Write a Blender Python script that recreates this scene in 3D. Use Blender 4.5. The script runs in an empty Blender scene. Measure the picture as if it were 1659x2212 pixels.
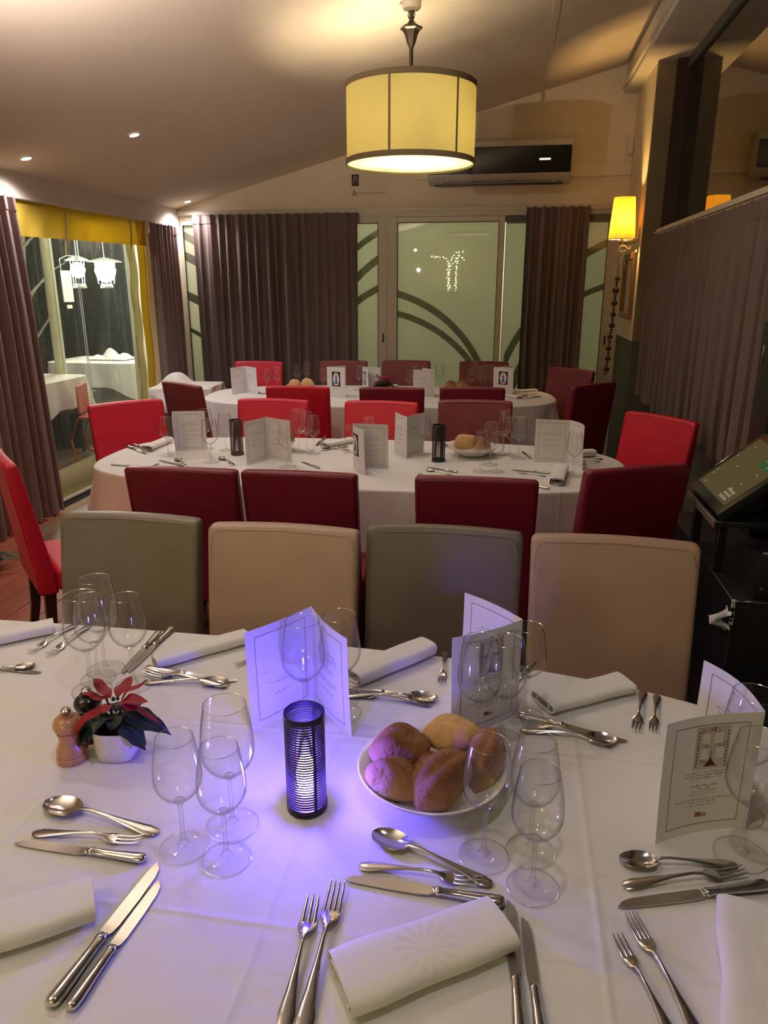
import bpy, bmesh, math, random
from mathutils import Vector, Matrix
sc = bpy.context.scene
C = sc.collection
R = math.radians
PI = math.pi
random.seed(7)

# ------------------------------------------------------------------ camera (room axes: X right, Y towards the back wall)
F, CX, CY, H = 1600.0, 829.5, 1106.0, 1.6
PITCH, YAW = R(17.0), R(9.5)
cd = bpy.data.cameras.new('camera')
cam = bpy.data.objects.new('camera', cd)
C.objects.link(cam)
cam.location = (0, 0, H)
cam.rotation_euler = (PI / 2 - PITCH, 0, YAW)
cd.sensor_fit = 'VERTICAL'
cd.sensor_height = 36.0
cd.lens = 36.0 * F / 2212.0
cd.clip_start = 0.05
sc.camera = cam
# ------------------------------------------------------------------ world, exposure
w = bpy.data.worlds.new('night')
sc.world = w
w.use_nodes = True
w.node_tree.nodes['Background'].inputs[0].default_value = (0.10, 0.12, 0.16, 1)
w.node_tree.nodes['Background'].inputs[1].default_value = 0.10
sc.view_settings.view_transform = 'Standard'
sc.view_settings.look = 'None'
sc.view_settings.gamma = 1.0
sc.view_settings.use_curve_mapping = False
sc.view_settings.exposure = 0.17
sc.cycles.caustics_reflective = False
sc.cycles.caustics_refractive = False
sc.cycles.transparent_max_bounces = 32
sc.cycles.max_bounces = 8
sc.cycles.sample_clamp_indirect = 4.0


def light(name, kind, loc, power, col, size=0.05, rot=None, spot=None, blend=0.5, size_y=None):
    l = bpy.data.lights.new(name, kind)
    l.energy = power
    l.color = col
    if kind == 'AREA':
        l.size = size
        if size_y:
            l.shape = 'RECTANGLE'
            l.size_y = size_y
    else:
        l.shadow_soft_size = size
    if spot:
        l.spot_size = R(spot)
        l.spot_blend = blend
    o = bpy.data.objects.new(name, l)
    o.location = loc
    if rot:
        o.rotation_euler = rot
    C.objects.link(o)
    return o


WARM = (1.0, 0.78, 0.48)
NEUT = (1.0, 0.86, 0.80)
# ceiling key spot, then unseen spots and fills added to light tables and ceiling
light('spot_light', 'SPOT', (-1.55, 2.05, 2.72), 19, (0.92, 0.93, 1.0), 0.05, (R(-22), R(-18), 0), 120, 0.7)
light('spot_light', 'SPOT', (-0.10, 0.65, 2.95), 21, (0.93, 0.92, 0.95), 0.06, (0, 0, 0), 120, 0.8)
light('spot_light', 'SPOT', (-1.35, 3.55, 2.78), 20, (0.97, 0.93, 0.93), 0.05, (0, 0, 0), 125, 0.8)  # added with its neighbour over the middle table, no fixture
light('spot_light', 'SPOT', (-0.10, 3.70, 3.05), 18, (0.97, 0.88, 0.80), 0.06, (0, 0, 0), 120, 0.8)
light('spot_light', 'SPOT', (-1.6, 5.85, 2.72), 24, (1.0, 0.86, 0.76), 0.05, (0, 0, 0), 125, 0.8)  # added over the far table, no fixture on the ceiling
light('ceiling_fill', 'SPOT', (-1.9, -0.6, 1.9), 380, (1.0, 0.84, 0.70), 0.02, (PI - R(54), 0, 0), 85, 1.0)  # unseen fill added to brighten the ceiling and upper back wall
light('ceiling_fill', 'SPOT', (-1.6, 2.3, 2.15), 115, (1.0, 0.86, 0.76), 0.02, (PI - R(38), 0, 0), 115, 1.0)  # second added fill for the ceiling slope, no lamp stands here
light('outdoor_light', 'POINT', (-4.6, 7.6, 2.45), 70, (1.0, 1.0, 0.86), 0.15)  # this and the next are added without fixtures to brighten terrace and canvas
light('outdoor_light', 'POINT', (-3.60, 5.9, 2.35), 26, (1.0, 0.95, 0.75), 0.15)
light('outdoor_light', 'POINT', (-1.6, 9.0, 2.5), 105, (1.0, 1.0, 0.68), 0.4)
light('outdoor_light', 'POINT', (0.2, 9.3, 1.8), 45, (1.0, 1.0, 0.62), 0.5)
light('outdoor_light', 'POINT', (-3.6, 8.3, 1.9), 60, (1.0, 1.0, 0.70), 0.4)


# ------------------------------------------------------------------ helpers
def _basis():
    p, a = PITCH, YAW
    fw = Vector((-math.sin(a) * math.cos(p), math.cos(a) * math.cos(p), -math.sin(p)))
    rt = Vector((math.cos(a), math.sin(a), 0))
    return fw, rt, rt.cross(fw)


_FW, _RT, _UP = _basis()


def tp(x, y, z=0.75):
    """point of the plane of height z that the photograph shows at pixel (x, y)"""
    r = _FW + _RT * ((x - CX) / F) - _UP * ((y - CY) / F)
    t = (z - H) / r.z
    return Vector((r.x * t, r.y * t, z))


class MB:
    def __init__(s):
        s.v = []
        s.f = []
        s.m = []

    def add(s, vs, fs, mi=0, M=None):
        n = len(s.v)
        s.v += [tuple(M @ Vector(q)) if M else tuple(q) for q in vs]
        s.f += [tuple(i + n for i in f) for f in fs]
        s.m += [mi] * len(fs)
        return s

    def box(s, x0, x1, y0, y1, z0, z1, mi=0, M=None):
        vs = [(x, y, z) for z in (z0, z1) for y in (y0, y1) for x in (x0, x1)]
        return s.add(vs, [(0, 2, 3, 1), (4, 5, 7, 6), (0, 1, 5, 4), (2, 6, 7, 3), (0, 4, 6, 2), (1, 3, 7, 5)], mi, M)

    def rbox(s, x0, x1, y0, y1, z0, z1, r=0.01, seg=2, mi=0, M=None, cuts=0, fn=None):
        bm = bmesh.new()
        bmesh.ops.create_cube(bm, size=1)
        for v in bm.verts:
            v.co = Vector(((x0 + x1) / 2 + v.co.x * (x1 - x0), (y0 + y1) / 2 + v.co.y * (y1 - y0), (z0 + z1) / 2 + v.co.z * (z1 - z0)))
        bmesh.ops.bevel(bm, geom=bm.edges[:], offset=r, segments=seg, affect='EDGES', profile=0.6)
        if cuts:
            for ax, lo, hi in ((0, x0, x1), (2, z0, z1)):
                for k in range(1, cuts + 1):
                    c = lo + (hi - lo) * k / (cuts + 1)
                    n = Vector((0, 0, 0))
                    n[ax] = 1
                    co = Vector((0, 0, 0))
                    co[ax] = c
                    bmesh.ops.bisect_plane(bm, geom=bm.verts[:] + bm.edges[:] + bm.faces[:], plane_co=co, plane_no=n)
        bm.verts.ensure_lookup_table()
        vs = [v.co.copy() for v in bm.verts]
        if fn:
            vs = [fn(q) for q in vs]
        s.add(vs, [[v.index for v in f.verts] for f in bm.faces], mi, M)
        bm.free()
        return s

    def lathe(s, prof, n=24, mi=0, M=None, se=None, cap0=False, cap1=False):
        vs = []
        for r, z in prof:
            for k in range(n):
                a = 2 * PI * k / n
                ca, sa = math.cos(a), math.sin(a)
                q = 1.0
                if se:
                    q = (abs(ca) ** se + abs(sa) ** se) ** (-1.0 / se)
                vs.append((r * q * ca, r * q * sa, z))
        fs = []
        for i in range(len(prof) - 1):
            for k in range(n):
                k2 = (k + 1) % n
                fs.append((i * n + k, i * n + k2, (i + 1) * n + k2, (i + 1) * n + k))
        if cap0:
            fs.append(tuple(range(n - 1, -1, -1)))
        if cap1:
            b = (len(prof) - 1) * n
            fs.append(tuple(b + k for k in range(n)))
        return s.add(vs, fs, mi, M)

    def tube(s, pts, rad, n=8, mi=0, M=None, closed=False, flat=1.0, caps=True):
        pts = [Vector(p) for p in pts]
        L = len(pts)
        if not hasattr(rad, '__len__'):
            rad = [rad] * L
        vs = []
        up = Vector((0, 0, 1))
        for i, p in enumerate(pts):
            if closed:
                t = pts[(i + 1) % L] - pts[i - 1]
            else:
                t = pts[min(i + 1, L - 1)] - pts[max(i - 1, 0)]
            t.normalize()
            a = up if abs(t.z) < 0.95 else Vector((1, 0, 0))
            u = t.cross(a).normalized()
            v = u.cross(t)
            for k in range(n):
                an = 2 * PI * k / n
                vs.append(p + (u * math.cos(an) + v * math.sin(an) * flat) * rad[i])
        fs = []
        for i in range(L if closed else L - 1):
            j = (i + 1) % L
            for k in range(n):
                k2 = (k + 1) % n
                fs.append((i * n + k, i * n + k2, j * n + k2, j * n + k))
        if caps and not closed:
            fs.append(tuple(range(n - 1, -1, -1)))
            fs.append(tuple((L - 1) * n + k for k in range(n)))
        return s.add(vs, fs, mi, M)

    def grid(s, fn, nu, nv, mi=0, M=None, th=0.0):
        """sheet fn(u, v) with u, v in 0..1; th gives it thickness"""
        P = [[Vector(fn(i / nu, j / nv)) for j in range(nv + 1)] for i in range(nu + 1)]
        vs = [P[i][j] for i in range(nu + 1) for j in range(nv + 1)]
        W = nv + 1
        fs = [(i * W + j, (i + 1) * W + j, (i + 1) * W + j + 1, i * W + j + 1) for i in range(nu) for j in range(nv)]
        if th:
            N = len(vs)
            back = []
            for i in range(nu + 1):
                for j in range(nv + 1):
                    du = P[min(i + 1, nu)][j] - P[max(i - 1, 0)][j]
                    dv = P[i][min(j + 1, nv)] - P[i][max(j - 1, 0)]
                    n_ = du.cross(dv)
                    n_ = n_.normalized() if n_.length > 1e-12 else Vector((0, 0, 1))
                    back.append(P[i][j] - n_ * th)
            vs += back
            fs += [tuple(N + q for q in reversed(f)) for f in fs]
            for j in range(nv):
                fs.append((j, j + 1, N + j + 1, N + j))
                a = nu * W
                fs.append((a + j + 1, a + j, N + a + j, N + a + j + 1))
            for i in range(nu):
                fs.append(((i + 1) * W, i * W, N + i * W, N + (i + 1) * W))
                fs.append((i * W + nv, (i + 1) * W + nv, N + (i + 1) * W + nv, N + i * W + nv))
        return s.add(vs, fs, mi, M)

    def loft(s, secs, mi=0, M=None, caps=True):
        n = len(secs[0])
        vs = [p for q in secs for p in q]
        fs = []
        for i in range(len(secs) - 1):
            for k in range(n):
                k2 = (k + 1) % n
                fs.append((i * n + k, i * n + k2, (i + 1) * n + k2, (i + 1) * n + k))
        if caps:
            fs.append(tuple(range(n - 1, -1, -1)))
            fs.append(tuple((len(secs) - 1) * n + k for k in range(n)))
        return s.add(vs, fs, mi, M)

    def prism(s, poly, z0, z1, mi=0, M=None):
        n = len(poly)
        vs = [(x, y, z0) for x, y in poly] + [(x, y, z1) for x, y in poly]
        fs = [tuple(range(n - 1, -1, -1)), tuple(range(n, 2 * n))]
        fs += [(k, (k + 1) % n, n + (k + 1) % n, n + k) for k in range(n)]
        return s.add(vs, fs, mi, M)


def obj(name, mb, mat, parent=None, smooth=True, angle=40, loc=None, rotz=None):
    me = bpy.data.meshes.new(name)
    me.from_pydata(mb.v, [], mb.f)
    mats = mat if isinstance(mat, (list, tuple)) else [mat]
    for m in mats:
        me.materials.append(m)
    if len(mats) > 1:
        me.polygons.foreach_set('material_index', mb.m)
    bm = bmesh.new()
    bm.from_mesh(me)
    bmesh.ops.recalc_face_normals(bm, faces=bm.faces[:])
    bm.to_mesh(me)
    bm.free()
    if smooth:
        me.polygons.foreach_set('use_smooth', [True] * len(me.polygons))
        me.set_sharp_from_angle(angle=R(angle))
    o = bpy.data.objects.new(name, me)
    C.objects.link(o)
    if parent:
        o.parent = parent
    if loc is not None:
        o.location = loc
    if rotz is not None:
        o.rotation_euler = (0, 0, rotz)
    return o


def tag(o, label=None, cat=None, group=None, kind=None):
    if label:
        o['label'] = label
    if cat:
        o['category'] = cat
    if group:
        o['group'] = group
    if kind:
        o['kind'] = kind
    return o


def empty(name, loc=(0, 0, 0), rotz=0, label=None, cat=None, group=None, kind=None):
    o = bpy.data.objects.new(name, None)
    o.empty_display_size = 0.05
    C.objects.link(o)
    o.location = loc
    o.rotation_euler = (0, 0, rotz)
    return tag(o, label, cat, group, kind)


def struct(name, mb, mat, parent=None, smooth=False):
    o = obj(name, mb, mat, parent, smooth)
    if not parent:
        o['kind'] = 'structure'
    return o


USED = set()


def place(proto, loc, rotz, label, group, scale=None, rot=None):
    """the first call moves the prototype itself, later calls copy it and its parts"""
    if proto.name in USED:
        r = proto.copy()
        C.objects.link(r)
        for ch in list(proto.children):
            c = ch.copy()
            C.objects.link(c)
            c.parent = r
            for g in list(ch.children):
                d = g.copy()
                C.objects.link(d)
                d.parent = c
    else:
        USED.add(proto.name)
        r = proto
    r.location = loc
    r.rotation_euler = rot if rot else (0, 0, rotz)
    if scale:
        r.scale = scale if hasattr(scale, '__len__') else (scale,) * 3
    r['label'] = label
    if group:
        r['group'] = group
    return r


# ------------------------------------------------------------------ materials
def lin(c):
    return tuple(((x / 255) / 12.92 if x / 255 <= 0.04045 else ((x / 255 + 0.055) / 1.055) ** 2.4) for x in c) + (1,)


class N:
    def __init__(s, name):
        s.m = bpy.data.materials.new(name)
        s.m.use_nodes = True
        s.t = s.m.node_tree
        s.b = s.t.nodes['Principled BSDF']
        s.out = s.t.nodes['Material Output']

    def n(s, kind, **kw):
        q = s.t.nodes.new('ShaderNode' + kind)
        for k, v in kw.items():
            setattr(q, k, v)
        return q

    def l(s, a, b):
        s.t.links.new(a, b)

    def val(s, x):
        if hasattr(x, 'links') or isinstance(x, bpy.types.NodeSocket):
            return x
        q = s.n('Value')
        q.outputs[0].default_value = x
        return q.outputs[0]

    def math(s, op, a, b=None, c=None):
        q = s.n('Math', operation=op)
        for i, x in enumerate((a, b, c)):
            if x is None:
                continue
            if isinstance(x, bpy.types.NodeSocket):
                s.l(x, q.inputs[i])
            else:
                q.inputs[i].default_value = x
        return q.outputs[0]

    def coord(s, kind='Object'):
        return s.n('TexCoord').outputs[kind]

    def noise(s, scale=5, detail=3, rough=0.5, vec=None, stretch=None):
        q = s.n('TexNoise')
        q.inputs['Scale'].default_value = scale
        q.inputs['Detail'].default_value = detail
        q.inputs['Roughness'].default_value = rough
        v = vec or s.coord()
        if stretch:
            mp = s.n('Mapping')
            mp.inputs['Scale'].default_value = stretch
            s.l(v, mp.inputs['Vector'])
            v = mp.outputs[0]
        s.l(v, q.inputs['Vector'])
        return q.outputs['Fac']

    def ramp(s, fac, stops):
        q = s.n('ValToRGB')
        e = q.color_ramp.elements
        while len(e) < len(stops):
            e.new(0.5)
        for i, (p, c) in enumerate(stops):
            e[i].position = p
            e[i].color = c if len(c) == 4 else tuple(c) + (1,)
        s.l(fac, q.inputs[0])
        return q.outputs[0]

    def bump(s, h, strength=0.3, dist=0.01, target=None):
        q = s.n('Bump')
        q.inputs['Strength'].default_value = strength
        q.inputs['Distance'].default_value = dist
        s.l(h, q.inputs['Height'])
        s.l(q.outputs[0], (target or s.b).inputs['Normal'])
        return q


def mat(name, col, rough=0.5, metal=0.0, vary=0.0, nscale=8, bump=0.0, bscale=60, bdist=0.002, spec=0.5, stretch=None, sheen=0, coat=0, emit=None, estr=0, trans=0):
    a = N(name)
    b = a.b
    b.inputs['Roughness'].default_value = rough
    b.inputs['Metallic'].default_value = metal
    b.inputs['Specular IOR Level'].default_value = spec
    if vary:
        d = tuple(x * (1 - vary) for x in col[:3])
        e = tuple(min(1, x * (1 + vary)) for x in col[:3])
        a.l(a.ramp(a.noise(nscale, 4, 0.55, stretch=stretch), [(0.3, d), (0.7, e)]), b.inputs['Base Color'])
    else:
        b.inputs['Base Color'].default_value = tuple(col[:3]) + (1,)
    if bump:
        a.bump(a.noise(bscale, 3, 0.6, stretch=stretch), bump, bdist)
    if sheen:
        b.inputs['Sheen Weight'].default_value = sheen
    if coat:
        b.inputs['Coat Weight'].default_value = coat
        b.inputs['Coat Roughness'].default_value = 0.15
    if emit:
        b.inputs['Emission Color'].default_value = tuple(emit[:3]) + (1,)
        b.inputs['Emission Strength'].default_value = estr
    if trans:
        tr = a.n('BsdfTranslucent')
        tr.inputs[0].default_value = tuple(col[:3]) + (1,)
        mx = a.n('MixShader')
        mx.inputs[0].default_value = trans
        a.l(b.outputs[0], mx.inputs[1])
        a.l(tr.outputs[0], mx.inputs[2])
        a.l(mx.outputs[0], a.out.inputs['Surface'])
    return a.m


def emis(name, col, s):
    a = N(name)
    e = a.n('Emission')
    e.inputs[0].default_value = tuple(col[:3]) + (1,)
    e.inputs[1].default_value = s
    a.l(e.outputs[0], a.out.inputs['Surface'])
    return a.m


def thin_glass(name, base=0.05, edge=0.75, power=4.0, tint=(0.97, 0.98, 0.98), rough=0.0, etint=(0.62, 0.64, 0.66)):
    a = N(name)
    lw = a.n('LayerWeight')
    lw.inputs['Blend'].default_value = 0.5
    p = a.math('POWER', lw.outputs['Facing'], power)
    fac = a.math('MULTIPLY_ADD', p, edge, base)
    tr = a.n('BsdfTransparent')
    mixc = a.n('Mix', data_type='RGBA')
    mixc.inputs['A'].default_value = tint + (1,)
    mixc.inputs['B'].default_value = etint + (1,)
    a.l(a.math('POWER', lw.outputs['Facing'], power + 1.0), mixc.inputs['Factor'])
    a.l(mixc.outputs['Result'], tr.inputs[0])
    gl = a.n('BsdfGlossy')
    gl.inputs['Roughness'].default_value = rough
    mx = a.n('MixShader')
    a.l(fac, mx.inputs[0])
    a.l(tr.outputs[0], mx.inputs[1])
    a.l(gl.outputs[0], mx.inputs[2])
    a.l(mx.outputs[0], a.out.inputs['Surface'])
    return a.m


M = {}
M['leather_red'] = mat('red_leather', (0.56, 0.007, 0.034), 0.48, vary=0.12, nscale=4, bump=0.15, bscale=300, bdist=0.0006)
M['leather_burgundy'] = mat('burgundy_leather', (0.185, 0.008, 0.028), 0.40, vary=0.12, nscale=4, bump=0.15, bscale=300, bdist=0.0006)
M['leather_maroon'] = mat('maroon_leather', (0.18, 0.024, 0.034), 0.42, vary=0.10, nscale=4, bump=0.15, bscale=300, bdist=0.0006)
M['leather_olive'] = mat('olive_leather', (0.185, 0.148, 0.100), 0.42, vary=0.06, nscale=4, bump=0.15, bscale=300, bdist=0.0006)
M['leather_tan'] = mat('tan_leather', (0.41, 0.275, 0.195), 0.42, vary=0.06, nscale=4, bump=0.15, bscale=300, bdist=0.0006)
M['leather_taupe'] = mat('taupe_leather', (0.140, 0.108, 0.086), 0.42, vary=0.06, nscale=4, bump=0.15, bscale=300, bdist=0.0006)
M['dark_wood'] = mat('dark_wood', (0.035, 0.016, 0.010), 0.4, vary=0.3, nscale=6, stretch=(20, 20, 2))
M['ceiling'] = mat('ceiling_paint', (0.70, 0.60, 0.49), 0.85, vary=0.03, nscale=2, bump=0.08, bscale=90, bdist=0.001)
M['wall'] = mat('wall_paint', (0.80, 0.69, 0.52), 0.75, vary=0.05, nscale=3, bump=0.06, bscale=60, bdist=0.001)
M['white_paint'] = mat('white_paint', (0.66, 0.60, 0.52), 0.5, vary=0.04, nscale=3)
M['frame'] = mat('door_frame_paint', (0.58, 0.52, 0.43), 0.4, vary=0.03, nscale=3)
M['pillar'] = mat('pillar_brown_paint', (0.22, 0.16, 0.10), 0.55, vary=0.08, nscale=5)
M['dado'] = mat('dado_grey_paint', (0.10, 0.10, 0.085), 0.6, vary=0.08, nscale=5)
M['curtain'] = mat('mauve_curtain', (0.20, 0.125, 0.115), 0.6, vary=0.08, nscale=30, bump=0.25, bscale=500, bdist=0.0008, sheen=0.25, stretch=(1, 1, 0.3))
M['curtain_dark'] = mat('dark_brown_curtain', (0.15, 0.100, 0.095), 0.65, vary=0.08, nscale=30, bump=0.25, bscale=500, bdist=0.0008, sheen=0.2, stretch=(1, 1, 0.3), trans=0.10)
M['black'] = mat('black_paint', (0.012, 0.012, 0.014), 0.45, vary=0.2, nscale=8)
M['black_plastic'] = mat('black_plastic', (0.015, 0.015, 0.017), 0.3)
M['porcelain'] = mat('porcelain', (0.80, 0.77, 0.74), 0.18, coat=0.3)
M['paper'] = mat('menu_paper', (0.86, 0.84, 0.86), 0.75, vary=0.015, nscale=10, trans=0.22)
M['ink_red'] = mat('brown_red_ink', (0.16, 0.035, 0.045), 0.8)
M['ink_grey'] = mat('grey_ink', (0.22, 0.19, 0.22), 0.8)
M['ink_dark'] = mat('dark_ink', (0.02, 0.018, 0.018), 0.8)
M['ink_pale'] = mat('pale_print', (0.56, 0.50, 0.53), 0.8)
M['ink_blue'] = mat('blue_print', (0.03, 0.16, 0.50), 0.7)
M['ink_crimson'] = mat('crimson_print', (0.50, 0.02, 0.05), 0.7)
M['ink_skin'] = mat('cream_print', (0.85, 0.72, 0.55), 0.7)
M['steel'] = mat('polished_steel', (0.66, 0.66, 0.66), 0.14, metal=1.0, vary=0.05, nscale=40)
M['steel_blade'] = mat('brushed_steel_blade', (0.55, 0.53, 0.50), 0.24, metal=1.0, vary=0.05, nscale=40, stretch=(3, 40, 40))
M['bronze'] = mat('dark_bronze', (0.06, 0.045, 0.035), 0.4, metal=0.8)
M['mill_wood'] = mat('brown_beech', (0.46, 0.22, 0.11), 0.35, vary=0.18, nscale=8, stretch=(6, 6, 1), coat=0.3)
M['mill_black'] = mat('black_lacquer', (0.010, 0.010, 0.011), 0.16, coat=0.4)
M['pot'] = mat('speckled_ceramic', (0.68, 0.64, 0.60), 0.35, vary=0.06, nscale=120, bump=0.5, bscale=260, bdist=0.0012)
M['soil'] = mat('potting_soil', (0.02, 0.014, 0.010), 0.9, bump=0.8, bscale=80, bdist=0.004)
M['leaf'] = mat('dark_green_leaf', (0.008, 0.022, 0.012), 0.5, vary=0.3, nscale=30)
M['bract'] = mat('red_bract', (0.26, 0.003, 0.012), 0.6, vary=0.25, nscale=30)
M['rings'] = mat('violet_brown_metal', (0.016, 0.009, 0.016), 0.35, metal=0.3)
M['holder_brown'] = mat('brown_rattan_metal', (0.075, 0.035, 0.028), 0.45)
M['led'] = emis('led_candle_glow', (0.95, 0.50, 1.0), 14)
_t = M['led'].node_tree
_a = _t.nodes.new('ShaderNodeAddShader')
_b = _t.nodes.new('ShaderNodeBsdfTransparent')
_t.links.new(_t.nodes['Emission'].outputs[0], _a.inputs[0])
_t.links.new(_b.outputs[0], _a.inputs[1])
_t.links.new(_a.outputs[0], _t.nodes['Material Output'].inputs['Surface'])
M['led_base'] = mat('white_plastic', (0.7, 0.68, 0.72), 0.4)
M['cord_brown'] = mat('garland_cord', (0.12, 0.07, 0.04), 0.8)
M['cone'] = mat('pine_cone_brown', (0.06, 0.03, 0.016), 0.6, vary=0.4, nscale=60, bump=0.8, bscale=90, bdist=0.006)
M['oak'] = mat('honey_oak', (0.26, 0.13, 0.05), 0.5, vary=0.2, nscale=10, stretch=(8, 8, 1))
M['ribbon'] = mat('cream_ribbon', (0.72, 0.66, 0.52), 0.6)
M['mirror'] = mat('mirror_silver', (0.8, 0.8, 0.78), 0.03, metal=1.0)
M['ac_white'] = mat('ac_plastic', (0.60, 0.56, 0.48), 0.4)
M['ac_black'] = mat('ac_gloss_black', (0.008, 0.008, 0.009), 0.06)
M['display'] = emis('lit_display', (0.7, 0.8, 0.9), 1.6)
M['spot_lens'] = emis('spot_lens', (1.0, 0.93, 1.0), 45)
M['tassel'] = mat('yellow_canvas', (0.78, 0.60, 0.09), 0.8, vary=0.06, nscale=12, trans=0.55)
M['cream_canvas'] = mat('cream_canvas', (0.70, 0.65, 0.42), 0.75, vary=0.08, nscale=9, trans=0.6)
M['outdoor_post'] = mat('cream_post_cover', (0.68, 0.68, 0.46), 0.7, vary=0.08, nscale=10, bump=0.5, bscale=20, bdist=0.01)
M['grey_post'] = mat('pale_grey_panel', (0.62, 0.68, 0.62), 0.6, vary=0.05, nscale=4)
M['orange'] = mat('orange_paint', (0.50, 0.07, 0.03), 0.4, vary=0.1, nscale=6)
M['hedge'] = mat('hedge_green', (0.045, 0.05, 0.03), 0.8, vary=0.5, nscale=9)
M['bark'] = mat('pale_bark', (0.30, 0.26, 0.20), 0.9, vary=0.2)
M['lamp_white'] = emis('lantern_glass', (0.95, 1.0, 0.88), 60)
M['silver'] = mat('satin_chrome', (0.5, 0.48, 0.42), 0.25, metal=1.0)
M['white_plastic'] = mat('sensor_plastic', (0.68, 0.64, 0.58), 0.4)
M['kit_black'] = mat('speaker_grille', (0.012, 0.012, 0.014), 0.7, bump=0.4, bscale=400, bdist=0.001)
M['screen_lit'] = emis('touch_screen_glow', (0.15, 0.11, 0.045), 0.50)
M['screen_key'] = emis('touch_screen_keys', (0.40, 0.38, 0.24), 0.50)
M['screen_key_green'] = emis('touch_screen_green', (0.03, 0.16, 0.05), 0.5)
M['fairy'] = emis('fairy_lamp', (1.0, 0.95, 0.40), 300)
M['glass'] = thin_glass('clear_glass', 0.025, 0.60, 4.0, tint=(0.992, 0.993, 0.993), etint=(0.60, 0.62, 0.63), rough=0.04)
M['glass_rim'] = thin_glass('clear_glass_rim', 0.30, 0.5, 1.5, etint=(0.85, 0.87, 0.87), rough=0.15)
M['glass_thick'] = thin_glass('clear_glass_stem', 0.08, 0.7, 2.5, etint=(0.5, 0.51, 0.52), rough=0.03)
M['glass_foot'] = thin_glass('clear_glass_foot', 0.015, 0.25, 4.0, tint=(0.992, 0.993, 0.993), etint=(0.9, 0.9, 0.9), rough=0.03)
M['crystal'] = None


def cloth_mat(name, col, crease=0.45, ox=0.0, oy=0.0, trans=0.0):
    a = N(name)
    b = a.b
    b.inputs['Roughness'].default_value = 0.72
    b.inputs['Sheen Weight'].default_value = 0.15
    a.l(a.ramp(a.noise(7, 4, 0.6), [(0.3, tuple(c * 0.96 for c in col)), (0.7, col)]), b.inputs['Base Color'])
    sx = a.n('SeparateXYZ')
    a.l(a.coord(), sx.inputs[0])
    hs = None
    for i, o in ((0, ox), (1, oy)):
        q = a.math('ADD', sx.outputs[i], 50.0 + o)
        q = a.math('DIVIDE', q, crease)
        q = a.math('FRACT', q)
        q = a.math('SUBTRACT', q, 0.5)
        q = a.math('ABSOLUTE', q)
        q = a.math('MULTIPLY', q, crease / 0.006)
        q = a.math('MULTIPLY', q, q)
        q = a.math('MULTIPLY', q, -1.0)
        q = a.math('EXPONENT', q)
        hs = q if hs is None else a.math('ADD', hs, q)
    n1 = a.math('MULTIPLY', a.noise(5, 3, 0.55, stretch=(1, 1.6, 1)), 6.0)
    n2 = a.math('MULTIPLY', a.noise(700, 1, 0.5), 0.12)
    h = a.math('ADD', a.math('MULTIPLY', hs, 0.85), a.math('ADD', n1, n2))
    a.bump(h, 0.55, 0.0030)
    return a.m


M['tablecloth'] = cloth_mat('white_tablecloth', (0.76, 0.73, 0.72), 0.46, 0.33, 0.10)
M['napkin'] = cloth_mat('white_napkin', (0.80, 0.77, 0.75), 9.0)


# ================================================================== SETTING
XL, XR, XP, YB, YF = -3.31, 1.18, 0.98, 7.45, -3.0
ZC0, SL = 2.323, 0.2617                     # eave height at the left wall and slope of the ceiling


def zc(x):
    return ZC0 + SL * (x - XL)


# floor boards, each one a part
fl = struct('floor', MB().box(XL - 0.1, 1.5, YF, YB + 0.1, -0.06, -0.022), M['dado'])
a = N('floor_boards')
M['board'] = a.m
a.b.inputs['Roughness'].default_value = 0.38
oi = a.n('ObjectInfo')
nz = a.noise(5, 5, 0.6, stretch=(9, 1.2, 1))
a.l(a.ramp(a.math('ADD', a.math('MULTIPLY', oi.outputs['Random'], 0.35), a.math('MULTIPLY', nz, 0.7)),
           [(0.2, (0.10, 0.055, 0.032)), (0.85, (0.27, 0.165, 0.105))]), a.b.inputs['Base Color'])
a.bump(a.noise(20, 4, 0.6, stretch=(12, 1, 1)), 0.25, 0.002)
a = N('red_floor_boards')
M['board_red'] = a.m
a.b.inputs['Roughness'].default_value = 0.35
oi = a.n('ObjectInfo')
nz = a.noise(5, 5, 0.6, stretch=(9, 1.2, 1))
a.l(a.ramp(a.math('ADD', a.math('MULTIPLY', oi.outputs['Random'], 0.3), a.math('MULTIPLY', nz, 0.7)),
           [(0.2, (0.24, 0.06, 0.035)), (0.85, (0.42, 0.13, 0.075))]), a.b.inputs['Base Color'])
PWD = 0.145
base_plank = {}
for key, mm in (('a', M['board']), ('b', M['board_red'])):
    base_plank[key] = MB().rbox(0.0015, PWD - 0.0015, 0.0015, 1.4985, -0.022, 0.0, 0.002, 1)
me_a = obj('plank', base_plank['a'], M['board'], fl, smooth=False)
me_b = obj('plank', base_plank['b'], M['board_red'], fl, smooth=False)
first = {'a': me_a, 'b': me_b}
seen = set()
k = 0
x = XL
while x < XR:
    y = 0.3 - (k % 3) * 0.5
    while y < YB:
        # the strip by the terrace window is brown, the area around the red chair is redder stained board
        key = 'b' if (y < 3.55 and x < -1.5) else 'a'
        if key in seen:
            o = first[key].copy()
            C.objects.link(o)
            o.parent = fl
        else:
            o = first[key]
            seen.add(key)
        o.location = (x, y, random.uniform(-0.0006, 0.0006))
        if y + 1.5 > YB:
            o.scale = (1, (YB - y) / 1.5, 1)
        y += 1.5
    x += PWD
    k += 1
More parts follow.
